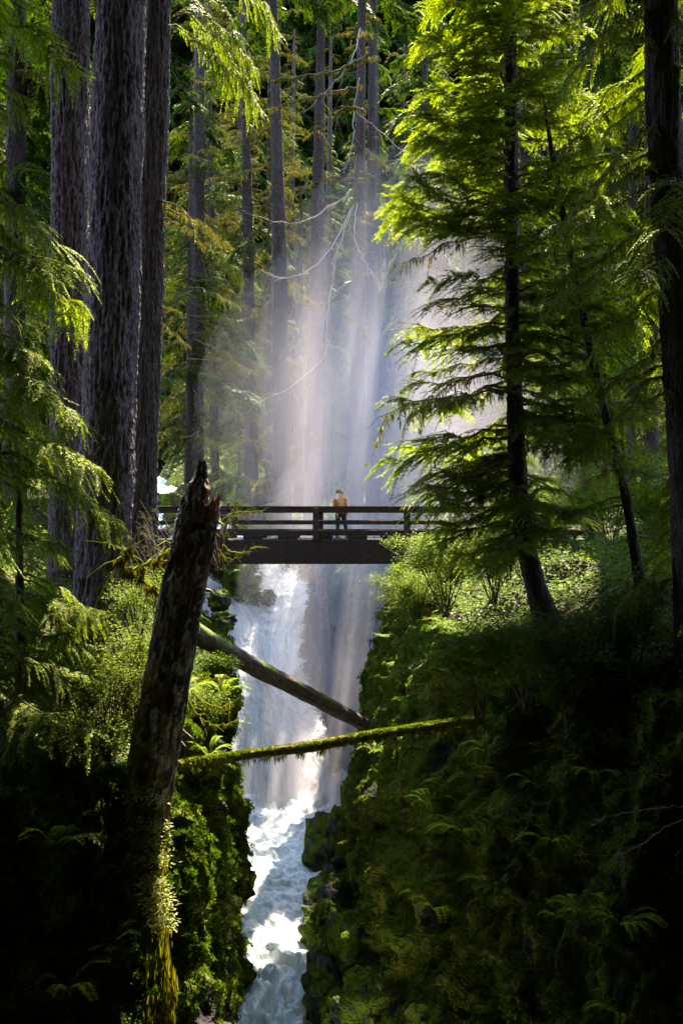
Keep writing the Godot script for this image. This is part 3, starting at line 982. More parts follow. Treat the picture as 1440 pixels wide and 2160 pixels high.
func make_bridge() -> void:
	rng.seed = 31
	var o := thing("footbridge", "dark timber footbridge with three rail railings spanning the gorge", "bridge", Vector3(.75, -.96, -36))
	var x0 := -8.2
	var x1 := 8.0
	for side in [1.0, -1.0]:
		var z: float = side * 1.0
		var mb := MB.new()
		mb.box(Vector3(x0, -.86, z - .2), Vector3(x1, -.03, z + .2), Color(.8, .75, .75), .02)
		part("girder", mb.mesh(M.wood), o)
		for r in [[.93, 1.12, .1], [.52, .66, .07], [.13, .33, .11]]:
			var k := 0
			var xs := [x0, -2.05, 4.35, x1]
			for q in 3:
				var m := MB.new()
				m.box(Vector3(xs[q] + .004, r[0], z - r[2] * .5 + side * .02), Vector3(xs[q + 1] - .004, r[1], z + r[2] * .5 + side * .02), Color.WHITE * rnd(.75, 1.0), .01)
				part("rail", m.mesh(M.wood), o)
		var cap := MB.new()
		cap.box(Vector3(x0, 1.123, z - .12), Vector3(x1, 1.165, z + .12), Color.WHITE, .008)
		part("cap_rail", cap.mesh(M.wood), o)
		for k in 6:
			var x := -8.05 + 3.2 * k + (.0 if side > 0 else .12)
			if x > x1: continue
			var pb := MB.new()
			pb.box(Vector3(x - .1, -.05, z + side * .085), Vector3(x + .1, 1.1, z + side * .26), Color(.95, .9, 1.0), .012)
			var po := part("post", pb.mesh(M.wood), o)
			var f := MB.new()
			f.box(Vector3(x - .17, -.035, z + side * .07), Vector3(x + .17, .0, z + side * .29), Color(.9, .8, .7), .006)
			part("foot_plate", f.mesh(M.wood), po)
			for y in [.14, .86]:
				var bt := MB.new()
				bt.tube(PackedVector3Array([Vector3(x, y, z + side * .25), Vector3(x, y, z + side * .278)]), PackedFloat32Array([.026, .022]), 8, Color(.35, .33, .33))
				part("bolt", bt.mesh(M.wood), po)
		for k in 13:
			var x := -7.85 + 1.22 * k
			if x + .68 > x1: continue
			var bb := MB.new()
			bb.box(Vector3(x, .004, z - .09), Vector3(x + .68, .128, z + .09), Color(.8, .8, .8), .01)
			part("kerb_block", bb.mesh(M.wood), o)
	# deck planks, laid across
	var plank := []
	for q in 4:
		var mb := MB.new()
		mb.box(Vector3(-1.18, -.055, -.088), Vector3(1.18, 0, .088), Color.WHITE * (.75 + .1 * q), .008)
		plank.append(mb.mesh(M.wood))
	for k in 86:
		var d := part("deck_plank", plank[rng.randi_range(0, 3)], o, Vector3(x0 + .1 + k * .188, rnd(.0, .003) + .0, 0))
		d.rotation.y = PI / 2

func near_trees() -> void:
	rng.seed = 41
	# the tall conifer on the far bank, lit through
	var d := 22.0
	var o := thing("fir_tree", "slender sunlit fir with layered green boughs and curved mossy foot", "tree", P(1150, 1290, d))
	var path := rel([P(1160, 1330, d), P(1128, 1230, d), P(1100, 1110, d), P(1089, 950, d), P(1080, 700, d), P(1077, 300, d), P(1075, 0, d), P(1074, -350, d), P(1074, -700, d)], o.position)
	var rads := [.3, .24, .2, .19, .165, .14, .12, .09, .02]
	part("trunk", trunk_mesh(path, rads, 32, .07, .03, .5, M.bark, 4), o)
	for k in 225:
		var up := (k + rnd(0, 1)) / 225.0
		var at := along(path, lerpf(1.5, 15.5, up))
		var az := rnd(0, TAU)
		var left := maxf(0, -cos(az))
		var len_ := lerpf(2.75, 1.2, pow(up, 2.0)) * rnd(.7, 1.08) * (1.0 + .12 * left)
		if up < .12: len_ *= .75
		var b := part("bough", B.fir[rng.randi_range(0, 4)] if rng.randf() < .9 or up > .5 else B.mossy[rng.randi_range(0, 3)], o)
		b.transform = bough_at(at, az, lerpf(-.34, .1, clampf(up * 1.8, 0, 1)) + rnd(-.09, .09), len_ / 2.6, rnd(-.25, .25))
	# the thin leaning tree beside it
	d = 20.8
	o = thing("fir_tree", "thin leaning dark tree with sparse mossy boughs beside the slender fir", "tree", P(1352, 1260, d))
	path = rel([P(1362, 1330, d), P(1325, 1080, d), P(1280, 890, d), P(1215, 600, d), P(1165, 330, d), P(1145, 200, d)], o.position)
	part("trunk", trunk_mesh(path, [.12, .1, .085, .07, .05, .015], 20, .1, .02, .4, M.bark, 9), o)
	for k in 34:
		var v := lerpf(.15, .97, (k + rnd(0, 1)) / 34.0)
		var b := part("bough", B.mossy[k % 4] if k % 3 == 0 else B.fir[k % 5], o)
		b.transform = bough_at(spline(path, v), rnd(0, TAU), rnd(-.4, 0), lerpf(1.7, .6, v) * rnd(.6, 1.1) / 2.6, rnd(-.3, .3))
	# the dark trunk beyond it
	d = 18.5
	o = thing("fir_tree", "massive near black trunk with dark drooping boughs above the shady bank", "tree", P(1470, 1400, d))
	path = rel([P(1476, 1440, d), P(1455, 1000, d), P(1425, 600, d), P(1398, 200, d), P(1388, -300, d), P(1380, -900, d)], o.position)
	part("trunk", trunk_mesh(path, [.42, .38, .34, .31, .28, .2], 40, .09, .04, .3, M.bark, 12), o)
	for k in 84:
		var v := lerpf(.06, .97, (k + rnd(0, 1)) / 84.0)
		var b := part("bough", B.hemlock[k % 4], o)
		b.transform = bough_at(spline(path, v), rnd(0, TAU), rnd(-.35, .1), rnd(1.2, 2.6) / 2.2, rnd(-.3, .3))
	# the three great trunks on the near bank
	var big := [
		["tall straight grey trunk standing behind the thickest trunk", 27.5, [P(138, 1440, 27.5), P(147, 1000, 27.5), P(146, 600, 27.5), P(149, 200, 27.5), P(152, -300, 27.5), P(155, -1400, 27.5)], [.58, .5, .49, .51, .5, .3]],
		["thickest trunk with deeply furrowed grey bark behind the hemlock sprays", 24.5, [P(196, 1450, 24.5), P(222, 1100, 24.5), P(234, 750, 24.5), P(246, 350, 24.5), P(257, -50, 24.5), P(266, -500, 24.5), P(285, -1500, 24.5)], [.72, .64, .63, .62, .6, .55, .3]],
		["dark brown trunk with mossy stub boughs beside the bridge end", 31.0, [P(296, 1180, 31), P(303, 950, 31), P(314, 600, 31), P(325, 250, 31), P(332, -100, 31), P(340, -700, 31), P(345, -1100, 31)], [.52, .45, .44, .44, .42, .35, .2]]]
	for q in 3:
		var t: Array = big[q]
		o = thing("fir_tree", t[0], "tree", t[2][0])
		part("trunk", trunk_mesh(rel(t[2], o.position), t[3], 110, .055, .05, .3, M.bark if q == 2 else M.great_bark, 20 + q * 3), o)
		var all := {}
		for k in 60:   # the crowns high above
			var v := rnd(.8, .99)
			var key: Mesh = B.hemlock[k % 4]
			if not all.has(key): all[key] = Scatter.new()
			all[key].add(bough_at(spline(rel(t[2], o.position), v), rnd(0, TAU), rnd(-.4, .1), rnd(2.0, 4.2) / 2.2, rnd(-.3, .3)), Color.WHITE * rnd(.6, 1))
		for key in all: o.add_child(all[key].node(key, "crown"), true)
		if q == 2:
			for s in [[P(345, 440, 31), .05, 1.1, 0], [P(340, 425, 30.8), -.3, 1.25, 1], [P(343, 470, 31), -.7, .8, 2], [P(330, 640, 31), .2, .5, 3], [P(330, 680, 31), -.5, .7, 1], [P(345, 460, 30.6), .4, .9, 0]]:
				var b := part("mossy_bough", B.mossy[s[3]], o)
				b.transform = bough_at(s[0] - o.position, s[1], -.25, s[2] * .62, rnd(-.4, .4))
			for s in [[500, -60, .1], [470, -20, -.4], [440, 30, .3], [420, 60, -.2], [455, 90, .2], [430, -40, -.8], [480, 40, -.1]]:
				var b := part("hanging_bough", B.hemlock[rng.randi_range(0, 3)], o)
				b.transform = bough_at(P(s[0] - 60, s[1], 28.5) - o.position, s[2], rnd(-.75, -.35), rnd(.9, 1.3), rnd(-.4, .4))
	# hemlocks hanging into the view over the near bank
	var hem := [["hemlock with bright drooping sprays hanging before the thickest trunk", -40.0, 19.2, 1.95, 125, -60.0, 1500.0], ["small hemlock with sunlit lacy sprays above the sunlit yellow bush", 50.0, 20.4, 1.45, 40, 1100.0, 1560.0]]
	for h in hem:
		var dd: float = h[2]
		o = thing("hemlock_tree", h[0], "tree", P(h[1], 1620, dd))
		path = rel([P(h[1], 1640, dd), P(h[1] - 6, (h[5] + 1620) / 2, dd), P(h[1] - 10, h[5] - 150, dd)], o.position)
		part("trunk", trunk_mesh(path, [.16, .11, .03], 18, .1, .015, .4, M.bark, 33), o)
		for k in h[4]:
			var py: float = lerpf(h[5], h[6], (k + rnd(0, 1)) / h[4])
			var at := spline(path, (1640 - py) / (1640 - h[5] + 150))
			var az := rnd(-1.4, 1.4) if rng.randf() < .75 else rnd(0, TAU)
			var gap: float = .35 + .95 * smoothstep(-.1, .5, n1.get_noise_1d(py * .0075 + dd)) + (.2 if py > 650 and py < 1000 else 0.0)
			var b := part("bough", B.hemlock[rng.randi_range(0, 3)], o)
			b.transform = bough_at(at, az, rnd(-.35, .12), h[3] * gap * rnd(.7, 1.05) / 2.2, rnd(-.35, .35))

func logs_and_rocks() -> void:
	rng.seed = 51
	# broken snag
	var d := 19.7
	var o := thing("broken_snag", "leaning dead snag with splintered top and pale lichen patches", "snag", P(318, 1660, d))
	var path := rel([P(300, 1740, d), P(330, 1570, d), P(352, 1430, d), P(381, 1270, d), P(408, 1150, d), P(420, 1080, d)], o.position)
	var bark := func(th: float, h: float, v: float, q: Vector3, dir: Vector3) -> Color:
		var lich := nz.get_noise_3d(q.x * 3.2, q.y * 1.5, q.z * 3.2) + nz.get_noise_3dv(q * 9.0) * .4
		var col := Color(.1, .085, .07)
		var bare := nz.get_noise_3d(q.x * 2.0, q.y * .7, q.z * 2.0 + 5)
		if bare > .16: col = Color(.24, .15, .1).lerp(Color(.36, .32, .29), smoothstep(.0, .2, nz.get_noise_3d(q.x * 9, q.y * .8, q.z * 9)))
		elif lich > .15: col = Color(.6, .64, .56)
		elif v < .3 and nz.get_noise_3dv(q * 2.0 + Vector3(3, 0, 0)) > -.02: col = Color(.3, .28, .03)
		return col
	part("stem", trunk_mesh(path, [.4, .47, .45, .43, .42, .38], 72, .05, .05, .25, M.log, 61, bark), o)
	var top := MB.new()   # splinters round the broken top
	var c := path[5] as Vector3
	for k in 34:
		var a := TAU * k / 34.0
		var b := c + Vector3(cos(a) * .34, rnd(-.1, .02), sin(a) * .34)
		var hgt := .08 + .3 * absf(n1.get_noise_1d(k * .45)) + rnd(0, .1)
		var pts := PackedVector3Array([b - Vector3(0, .15, 0), b + Vector3(.02, hgt * .6, 0), b + Vector3(.06, hgt, 0)])
		top.tube(pts, PackedFloat32Array([.07, .05, .006]), 5, Color(.28, .19, .14))
	part("splinters", top.mesh(M.log), o)
	path = rel([P(408, 1110, d), P(414, 1065, d), P(420, 1030, d), P(424, 1005, d), P(427, 972, d)], o.position)
	part("spike", trunk_mesh(path, [.36, .25, .23, .12, .07], 40, .03, .05, 0.0, M.log, 66, bark), o)
	for s in [[P(368, 1530, d), P(410, 1560, d)], [P(362, 1545, d), P(392, 1575, d)], [P(355, 1590, d), P(385, 1612, d)], [P(345, 1625, d), P(362, 1650, d)], [P(436, 1245, d), P(452, 1252, d)], [P(452, 1100, d), P(472, 1108, d)], [P(338, 1640, d), P(352, 1672, d)]]:
		var mb := MB.new()
		mb.tube(PackedVector3Array([s[0] - o.position, (s[0] + s[1]) / 2 - o.position + Vector3(0, .03, .05), s[1] - o.position]), PackedFloat32Array([.045, .03, .01]), 7, Color(.4, .37, .35))
		part("branch_stub", mb.mesh(M.log), o)
	# logs across the gorge
	var plain := func(th: float, h: float, v: float, q: Vector3, dir: Vector3) -> Color:
		if dir.y > .25 and nz.get_noise_3dv(q * .8) > .1: return Color(.16, .28, .03)
		return Color(.17, .15, .14) * (1.0 + .4 * nz.get_noise_3d(q.x * 2, q.y * 9, q.z * 9))
	make_log("fallen_log", "bare dark log slanting down across the waterfall", [P(405, 1330, 28.3), P(520, 1398, 29.2), P(660, 1470, 30.3), P(825, 1560, 31.6)], [.3, .27, .24, .2], M.log, plain, 0, 30, Color(.5, .85, .4))
	var green := func(th: float, h: float, v: float, q: Vector3, dir: Vector3) -> Color:
		return Color(.3, .29, .03) * (1.0 + .5 * nz.get_noise_3dv(q * 4.0))
	make_log("mossy_log", "moss covered log lying across the gorge below the slanting log", [P(350, 1618, 20.2), P(420, 1607, 21.0), P(520, 1592, 21.7), P(640, 1577, 22.0), P(760, 1556, 22.0), P(860, 1540, 21.9), P(1010, 1518, 21.6), P(1120, 1500, 21.2)], [.07, .095, .09, .105, .105, .1, .095, .09], M.log, green, 40, 2600, Color(1, .9, .5))
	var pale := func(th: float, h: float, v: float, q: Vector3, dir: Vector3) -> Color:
		return Color(.72, .68, .66) * (1.0 + .4 * nz.get_noise_3d(q.x * 6, q.y * 1.0, q.z * 6))  # wood lightened to stand for the haze before this log
	make_log("leaning_log", "bare log coloured haze pale standing upright in the mist under the bridge", [P(705, 1630, 44.2), P(697, 1500, 44.7), P(684, 1330, 45.4), P(672, 1150, 46.2)], [.17, .2, .24, .26], M.log, pale)
	make_log("leaning_log", "thin dark upright log standing in the mist beside the pale one", [P(716, 1610, 45.0), P(712, 1540, 45.3), P(709, 1480, 45.6), P(706, 1410, 46)], [.17, .17, .17, .15], M.log, plain)
	# rocks
	var spots := [
		["mossy rock outcrop dividing the two streams of the fall", P(508, 1225, 52.6), Vector3(.9, 1.1, .8), .0, .4],
		["wet dark rock in the fork of the two falling streams", P(566, 1262, 51.6), Vector3(.35, .45, .4), -.4, .2],
		["dark mossy boulder beside the falling water, near the snag", P(462, 1268, 48.5), Vector3(.5, .55, .5), -.05, .9],
		["rounded dark boulder under the mossy one at the fall", P(470, 1310, 47.8), Vector3(.65, .42, .5), -.1, .3],
		["wet black rock rib beside the narrow chute", P(668, 1330, 50.4), Vector3(.6, 1.9, .6), -.35, .1],
		["glistening round boulder at the edge of the white pool", P(705, 1795, 37.5), Vector3(1.0, 1.25, 1.3), -.15, .5],
		["angular mossy rock jutting above the round boulder", P(752, 1690, 37.5), Vector3(.5, 1.0, .6), .05, .8],
		["small mossy stone on top of the angular rock", P(758, 1640, 37.0), Vector3(.3, .3, .3), .1, .3],
		["flat mossy boulder below the glistening round boulder", P(712, 1905, 33.0), Vector3(1.0, .95, 1.2), .0, .2],
		["green mossy boulder touching the lower rapids", P(695, 1965, 30.8), Vector3(.75, .8, .9), .1, .7],
		["broad moss cushioned boulder beside the rapids", P(765, 2010, 28.4), Vector3(1.0, 1.1, 1.1), .2, .1],
		["dark wet boulder at the foot of the rapids", P(695, 2090, 28.0), Vector3(.6, .95, .8), -.25, .6],
		["large round mossy boulder over the rapids", P(800, 2110, 25.8), Vector3(.9, .85, .9), .2, .9],
		["mossy boulder between the flat boulder and the round boulder", P(755, 1850, 35.2), Vector3(.85, 1.0, .9), .05, .3],
		["tall mossy boulder standing behind the rapids boulders", P(815, 1935, 31.2), Vector3(.9, 1.2, .9), .15, .6],
		["half wet boulder at the lowest edge of the rapids", P(730, 2160, 26.6), Vector3(.7, .8, .8), -.1, .2],
		["mossy boulder under the broken twigs on the wall", P(790, 1840, 31.5), Vector3(.8, .9, .8), .2, .2],
		["dark river boulder in the upstream water behind the railing", P(352, 1062, 58), Vector3(.8, .6, .7), .0, .4],
		["flat dark stone in the upstream water beyond the rails", P(375, 1092, 55), Vector3(.9, .4, .7), .0, .1],
		["small wet stone in the upstream rapids", P(322, 1050, 62), Vector3(.6, .4, .5), -.2, .7]]
	for k in spots.size(): make_boulder(spots[k][0], spots[k][1], spots[k][2], spots[k][3], 70 + k * 3, spots[k][4])

func back_trees() -> void:
	rng.seed = 61
	var gm := [[B.broad, .75, 2.2], [B.mossy, .25, 3.0]]
	var mm := [[B.mossy, .86, 3.0], [B.broad, .14, 2.2]]
	# trunks one can single out
	var list := [
		["broad straight trunk beyond the bridge, first of two side by side", 597., 52., .5, 32., 28., 10, gm, Vector2(-.6, 0)],
		["broad straight trunk beyond the bridge, rising through the light shafts", 657., 54., .5, 33., 29., 10, gm, Vector2(.6, 0)],
		["tall trunk behind the white dead branches", 748., 50.5, .42, 32., 27., 10, gm, Vector2(.4, 0)],
		["tall trunk fading into the bright mist", 786., 57., .42, 34., 29., 10, gm, Vector2(0, 0)],
		["dark slim trunk among mossy limbs", 532., 58., .42, 34., 9., 110, mm, Vector2(-.6, 0)],
		["thin dark pole of a tree in front of the mossy limbs", 566., 60., .2, 38., 14., 60, mm, Vector2(.1, 0)],
		["dark trunk behind the broken snag with mossy limbs", 412., 52., .45, 40., 5., 130, mm, Vector2(.3, 0)],
		["thick dark trunk behind the slender fir", 1247., 38., .42, 36., 17., 60, gm, Vector2(-.3, 0)],
		["slim trunk glowing with golden moss on the far slope", 1330., 41., .24, 36., 6., 90, mm, Vector2(.2, 0)],
		["narrow dark trunk in the gloom beside the massive trunk", 1372., 33., .24, 34., 8., 80, gm, Vector2(-.2, 0)],
		["slim trunk half hidden by the fir boughs", 888., 60., .32, 40., 8., 110, gm, Vector2(.2, 0)],
		["tall dark trunk behind the left hemlock sprays", 30., 34., .4, 42., 4., 130, gm, Vector2(.2, 0)],
		["conifer added behind the bright mist to shade the pool", 800., 68., .3, 33., 14., 20, gm, Vector2(-.2, 0)],  # tree added here to keep direct sun off the pool
		["mossy limbed tree between the dark trunk and the bridge", 395., 50., .22, 26., 6., 90, mm, Vector2(.2, 0)],
		["mossy limbed tree leaning over the upstream water", 455., 64., .3, 36., 4., 150, mm, Vector2(-.5, 0)]]
	for t in list:
		var x: float = (t[1] - 720) * t[2] / F
		var b := ground_at(x, t[2])
		if t[1] == 455.: b.y = 1.0
		conifer("forest_tree", t[0], "trees beyond the bridge", b, t[4], t[3], t[5], 4.0, t[6], t[7], Color(.9, .95, .9), t[8], 40, .03)
	# the forest behind, green hemlocks and mossy trees
	var made := 0
	var tries := 0
	while made < 100 and tries < 1500:
		tries += 1
		var d := rnd(58, 104)
		var x := rnd(-1, 1) * (d * .343 + 7.0)
		if absf(x - river_x(d)) < 4.0: continue
		var spx := 720 + x * F / d
		if spx > 295 and spx < 415 and d < 92: continue
		var h := rnd(26, 44)
		if d < 68: h = rnd(12, 22)
		h = minf(h, (d - 28) * 1.12 - 13)
		var moss: bool = x < 3 and rng.randf() < .72
		made += 1
		conifer("forest_tree", "moss draped conifer in the deep forest behind the bridge" if moss else "green conifer in the deep forest behind the bridge", "mossy conifers of the deep forest" if moss else "green conifers of the deep forest", ground_at(x, d), h, rnd(.22, .4), rnd(2, 6), rnd(3.2, 4.6), int(h * (0.3 if absf(x - (-2.5 + .2 * (d - 48))) < 4.0 and d < 90 else 4.5)), mm if moss else gm, Color(.72, .74, .68) * rnd(.6, 1.1), Vector2(rnd(-.8, .8), 0), 12)
	# young hemlocks of the understorey
	made = 0
	while made < 26:
		var d := rnd(40, 66)
		var x := rnd(-1, 1) * (d * .343 + 2.0)
		if absf(x - river_x(d)) < 4.2 and d > 46: continue
		var spx := 720 + x * F / d
		if spx > 285 and spx < 425: continue
		if d < 52 and dist_to_gorge(x, d) < 1.5: continue
		made += 1
		var h := rnd(3.5, 9.0)
		conifer("young_hemlock", "young hemlock with boughs down to the forest floor", "young hemlocks of the understorey", ground_at(x, d), h, .08, .3, h * .3, int(h * 12), [[B.hemlock, 1.0, 2.2]], Color(.95, 1.0, .9), Vector2(rnd(-.3, .3), 0), 8)
	for q in [[322., 88.], [352., 93.], [380., 90.], [300., 86.], [405., 84.]]:
		var x: float = (q[0] - 720) * q[1] / F
		conifer("young_hemlock", "small dark hemlock on the upstream bank above the cascade", "hemlocks above the cascade", ground_at(x, q[1]), rnd(6, 10), .1, .3, 2.4, 90, [[B.broad, 1.0, 2.2]], Color(.9, .95, .9), Vector2(rnd(-.3, .3), 0), 8)
	# far wood that closes the view
	var sc := scatters(4)
	for k in 15000:
		var d := rnd(142, 166)
		var x := rnd(-1, 1) * (d * .36 + 14.0)
		var y := rnd(0, 70)
		sc[k % 4].add(bough_at(Vector3(x, ground_y(x, d) + y, -d), rnd(0, TAU), rnd(-.5, .1), rnd(2.6, 4.4), rnd(-.3, .3)), Color(.8, .9, .8) * rnd(.6, 1.1))
	put_stuff(sc, B.broad, "far_forest", "far mass of green conifers closing the view", "forest")
	# unseen wood added round and behind the viewpoint to shade the near banks
	sc = scatters(4)
	for k in 14000:
		var a := rnd(-.25, PI + .25)
		var r := rnd(16, 30)
		var p := Vector3(cos(a) * r, rnd(-3, 34), sin(a) * r + 3.0)
		if p.z < -6 and absf(p.x) < 14: continue
		sc[k % 4].add(bough_at(p, rnd(0, TAU), rnd(-.5, .1), rnd(1.8, 2.8), rnd(-.3, .3)), Color(.8, .9, .8))
	for k in 14000:   # roof of boughs added out of view to shut out sky light
		sc[k % 4].add(bough_at(Vector3(rnd(-22, 22), rnd(25, 37), rnd(-15, 18)), rnd(0, TAU), rnd(-.4, .1), rnd(1.8, 2.8), rnd(-.3, .3)), Color(.8, .9, .8))
	for k in 9000:   # boughs added above the frame to darken both banks, open above the river
		sc[k % 4].add(bough_at(Vector3(rnd(6, 22) * (1.0 if k % 2 else -1.0), rnd(27, 38), rnd(-24, -14)), rnd(0, TAU), rnd(-.4, .1), rnd(1.4, 2.2), rnd(-.3, .3)), Color(.8, .9, .8))
	for k in 5000:   # boughs added beside the near basin, out of view, to close off sky
		sc[k % 4].add(bough_at(Vector3(rnd(9, 17) * (1.0 if k % 2 else -1.0), rnd(-9, 30), rnd(-12.5, 4)), rnd(0, TAU), rnd(-.4, .1), rnd(1.4, 2.2), rnd(-.3, .3)), Color(.8, .9, .8))
	var stem := Scatter.new()   # trunks put under these added boughs
	for k in 46:
		var p := Vector3.ZERO
		if k < 26:
			var a := rnd(-.2, PI + .2)
			p = Vector3(cos(a), 0, sin(a)) * rnd(17, 29)
		else:
			p = Vector3(rnd(12.5, 21) * (1.0 if k % 2 else -1.0), 0, rnd(-23, -8))
		var w := rnd(.7, 1.3)
		stem.add(Transform3D(Basis(Vector3.UP, rnd(0, TAU)).scaled(Vector3(w, 1, w)), p), Color.WHITE)
	sc.append(stem)
	put_stuff(sc, B.broad + [trunk_mesh([Vector3(0, -9, 0), Vector3(.2, 15, 0), Vector3(0, 37, .2)], [.5, .38, .12], 16, .6, 0.0, .3, M.bark, 3)], "added_shade_forest", "unseen conifer wood added around the viewpoint to shade the near banks", "forest")

func shrubs() -> void:
	rng.seed = 71
	var lime := Color(0.72, 0.72, 0.46)  # brighter leaf tint given to the sunlit bushes
	var list := [  # leaf tints carry light: yellow where sunlit, darker on the shady bank
		["bush tinted sunlit green crowding the far bridge end", P(940, 1290, 26), Vector3(1.8, 2.2, 1.4), 900, lime],
		["bush tinted sunlit green leaning over the gorge under the bridge", P(880, 1330, 29), Vector3(1.5, 1.8, 1.2), 700, lime],
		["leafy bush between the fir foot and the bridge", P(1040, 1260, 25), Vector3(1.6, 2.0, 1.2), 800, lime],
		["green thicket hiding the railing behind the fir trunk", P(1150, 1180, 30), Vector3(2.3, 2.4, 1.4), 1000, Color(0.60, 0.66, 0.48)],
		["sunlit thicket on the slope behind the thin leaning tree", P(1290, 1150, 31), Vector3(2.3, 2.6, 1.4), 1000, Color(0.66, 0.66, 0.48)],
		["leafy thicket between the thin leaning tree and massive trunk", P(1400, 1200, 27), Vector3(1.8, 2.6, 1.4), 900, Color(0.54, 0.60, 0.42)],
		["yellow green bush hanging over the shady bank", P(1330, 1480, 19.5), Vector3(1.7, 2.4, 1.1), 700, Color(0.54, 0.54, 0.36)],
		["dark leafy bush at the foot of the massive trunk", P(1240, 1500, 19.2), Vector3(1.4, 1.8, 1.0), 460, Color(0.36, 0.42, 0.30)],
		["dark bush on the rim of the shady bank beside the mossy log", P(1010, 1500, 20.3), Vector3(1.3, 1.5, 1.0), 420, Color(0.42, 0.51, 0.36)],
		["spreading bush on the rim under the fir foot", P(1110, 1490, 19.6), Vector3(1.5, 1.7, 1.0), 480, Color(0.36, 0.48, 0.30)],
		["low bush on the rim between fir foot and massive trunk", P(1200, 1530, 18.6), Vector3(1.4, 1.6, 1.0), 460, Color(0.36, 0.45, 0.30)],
		["bush tinted sunlit yellow under the hemlock sprays", P(225, 1590, 19.6), Vector3(1.0, 1.9, .7), 210, Color(0.72, 0.64, 0.36)],
		["low bush tinted sunlit yellow against the snag foot", P(290, 1560, 20.6), Vector3(.8, 1.5, .7), 150, Color(0.71, 0.61, 0.36)],
		["sprawling bush tinted sunlit yellow hanging over the black rock face", P(180, 1640, 18.7), Vector3(1.1, 1.1, .5), 190, Color(0.72, 0.66, 0.36)],
		["tall bush tinted sunlit yellow rising beside the snag", P(265, 1500, 20.9), Vector3(.7, 1.7, .6), 150, Color(0.72, 0.66, 0.36)],
		["bush tinted sunlit yellow green at the edge of the dark rock face", P(130, 1600, 19.4), Vector3(1.0, 1.2, .7), 150, Color(0.66, 0.66, 0.42)],
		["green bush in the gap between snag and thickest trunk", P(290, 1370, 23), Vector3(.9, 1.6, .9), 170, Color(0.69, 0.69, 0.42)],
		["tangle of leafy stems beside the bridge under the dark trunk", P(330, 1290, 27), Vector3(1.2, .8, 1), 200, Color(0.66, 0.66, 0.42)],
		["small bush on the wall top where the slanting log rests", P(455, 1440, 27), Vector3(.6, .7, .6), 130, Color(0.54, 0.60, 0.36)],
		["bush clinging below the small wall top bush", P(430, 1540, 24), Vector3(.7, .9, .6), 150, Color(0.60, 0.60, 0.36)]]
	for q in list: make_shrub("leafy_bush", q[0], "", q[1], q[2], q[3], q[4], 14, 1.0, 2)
	make_shrub("bare_bush", "bare brown twiggy bush arching over the gorge beside the girder", "", P(850, 1330, 30.5), Vector3(1.0, 1.7, .8), 60, lime, 22, .8, 6)
	make_shrub("bare_bush", "budding bare twigs growing beside the snag top", "", P(462, 1190, 21.5), Vector3(1.0, 1.15, .5), 50, Color(0.72, 0.66, 0.41), 9, .35, 4)
	make_shrub("bare_bush", "bare thin twigs in front of the upstream cascade", "", P(330, 1240, 26), Vector3(1.3, 1.9, .8), 30, Color(0.72, 0.72, 0.42), 12, .4, 4)
	# pale leaved plants and golden moss down the corner of the near wall
	var o := thing("hanging_plants", "pale leaved plants trailing down the rock corner below the snag", "plants", P(320, 1650, 19.4))
	var sc := scatters(3)
	var dr := scatters(3)
	for k in 230:
		var v := pow(rng.randf(), .9)
		if n1.get_noise_1d(v * 9.0) < -.25: continue
		var q := P(lerpf(300, 345, v) + rnd(-38, 38) * (1.1 - .5 * v), lerpf(1655, 1960, v), 18.9 - .6 * v + rnd(-.15, .2)) - o.position
		var t := rnd(.8, 1.5)
		sc[k % 3].add(Transform3D(Basis(Vector3.UP, rnd(0, TAU)).scaled(Vector3.ONE * rnd(.7, 1.2)), q), Color(t, t, t) * .75)
	for k in 80:
		var v := pow(rng.randf(), 1.3)
		var q := P(lerpf(305, 350, v) + rnd(-26, 22), lerpf(1700, 2160, v), 19.05 - .6 * v + rnd(-.1, .1)) - o.position
		dr[k % 3].add(Transform3D(Basis(Vector3.UP, rnd(0, TAU)).scaled(Vector3.ONE * rnd(.8, 1.6)), q), Color(.9, .95, .6))
	for k in 3:
		o.add_child(sc[k].node(B.pale_cluster[k], "foliage"), true)
		o.add_child(dr[k].node(B.drape[k], "hanging_moss"), true)
	# ferns
	for q in [[300, 1420, 21.5], [255, 1450, 21], [340, 1380, 23.5], [200, 1330, 23], [470, 1470, 25.5], [440, 1600, 22.5], [390, 1470, 22]]:
		make_fern("sword fern with arching fronds on the bank around the snag", "ferns around the snag", P(q[0], q[1], q[2]), rnd(.7, 1.1), 9)
	for q in [[1080, 1330, 21.5], [1200, 1290, 22], [990, 1340, 24], [1270, 1560, 18.8], [1380, 1960, 17.2], [1330, 2040, 17.0], [820, 1600, 27], [790, 1590, 29], [1130, 1420, 20.5]]:
		make_fern("sword fern growing on the shady bank below the slender fir", "ferns on the shady bank", P(q[0], q[1], q[2]), rnd(.6, 1.0), 9)
	dead_branches()

func wall_ferns(surf: Array, n: int, lo: Vector2, hi: Vector2, label: String, group: String) -> void:
	var done := 0
	for k in 40000:
		if done == n: break
		var z := rng.randi_range(0, surf[0].size() - 1)
		var p: Vector3 = surf[0][z]
		var q := seen_at(p)
		if q.x < lo.x or q.x > hi.x or q.y < lo.y or q.y > hi.y or (surf[1][z] as Vector3).z < .1: continue
		done += 1
		make_fern(label, group, p + surf[1][z] * .04, rnd(.6, 1.05), 8)

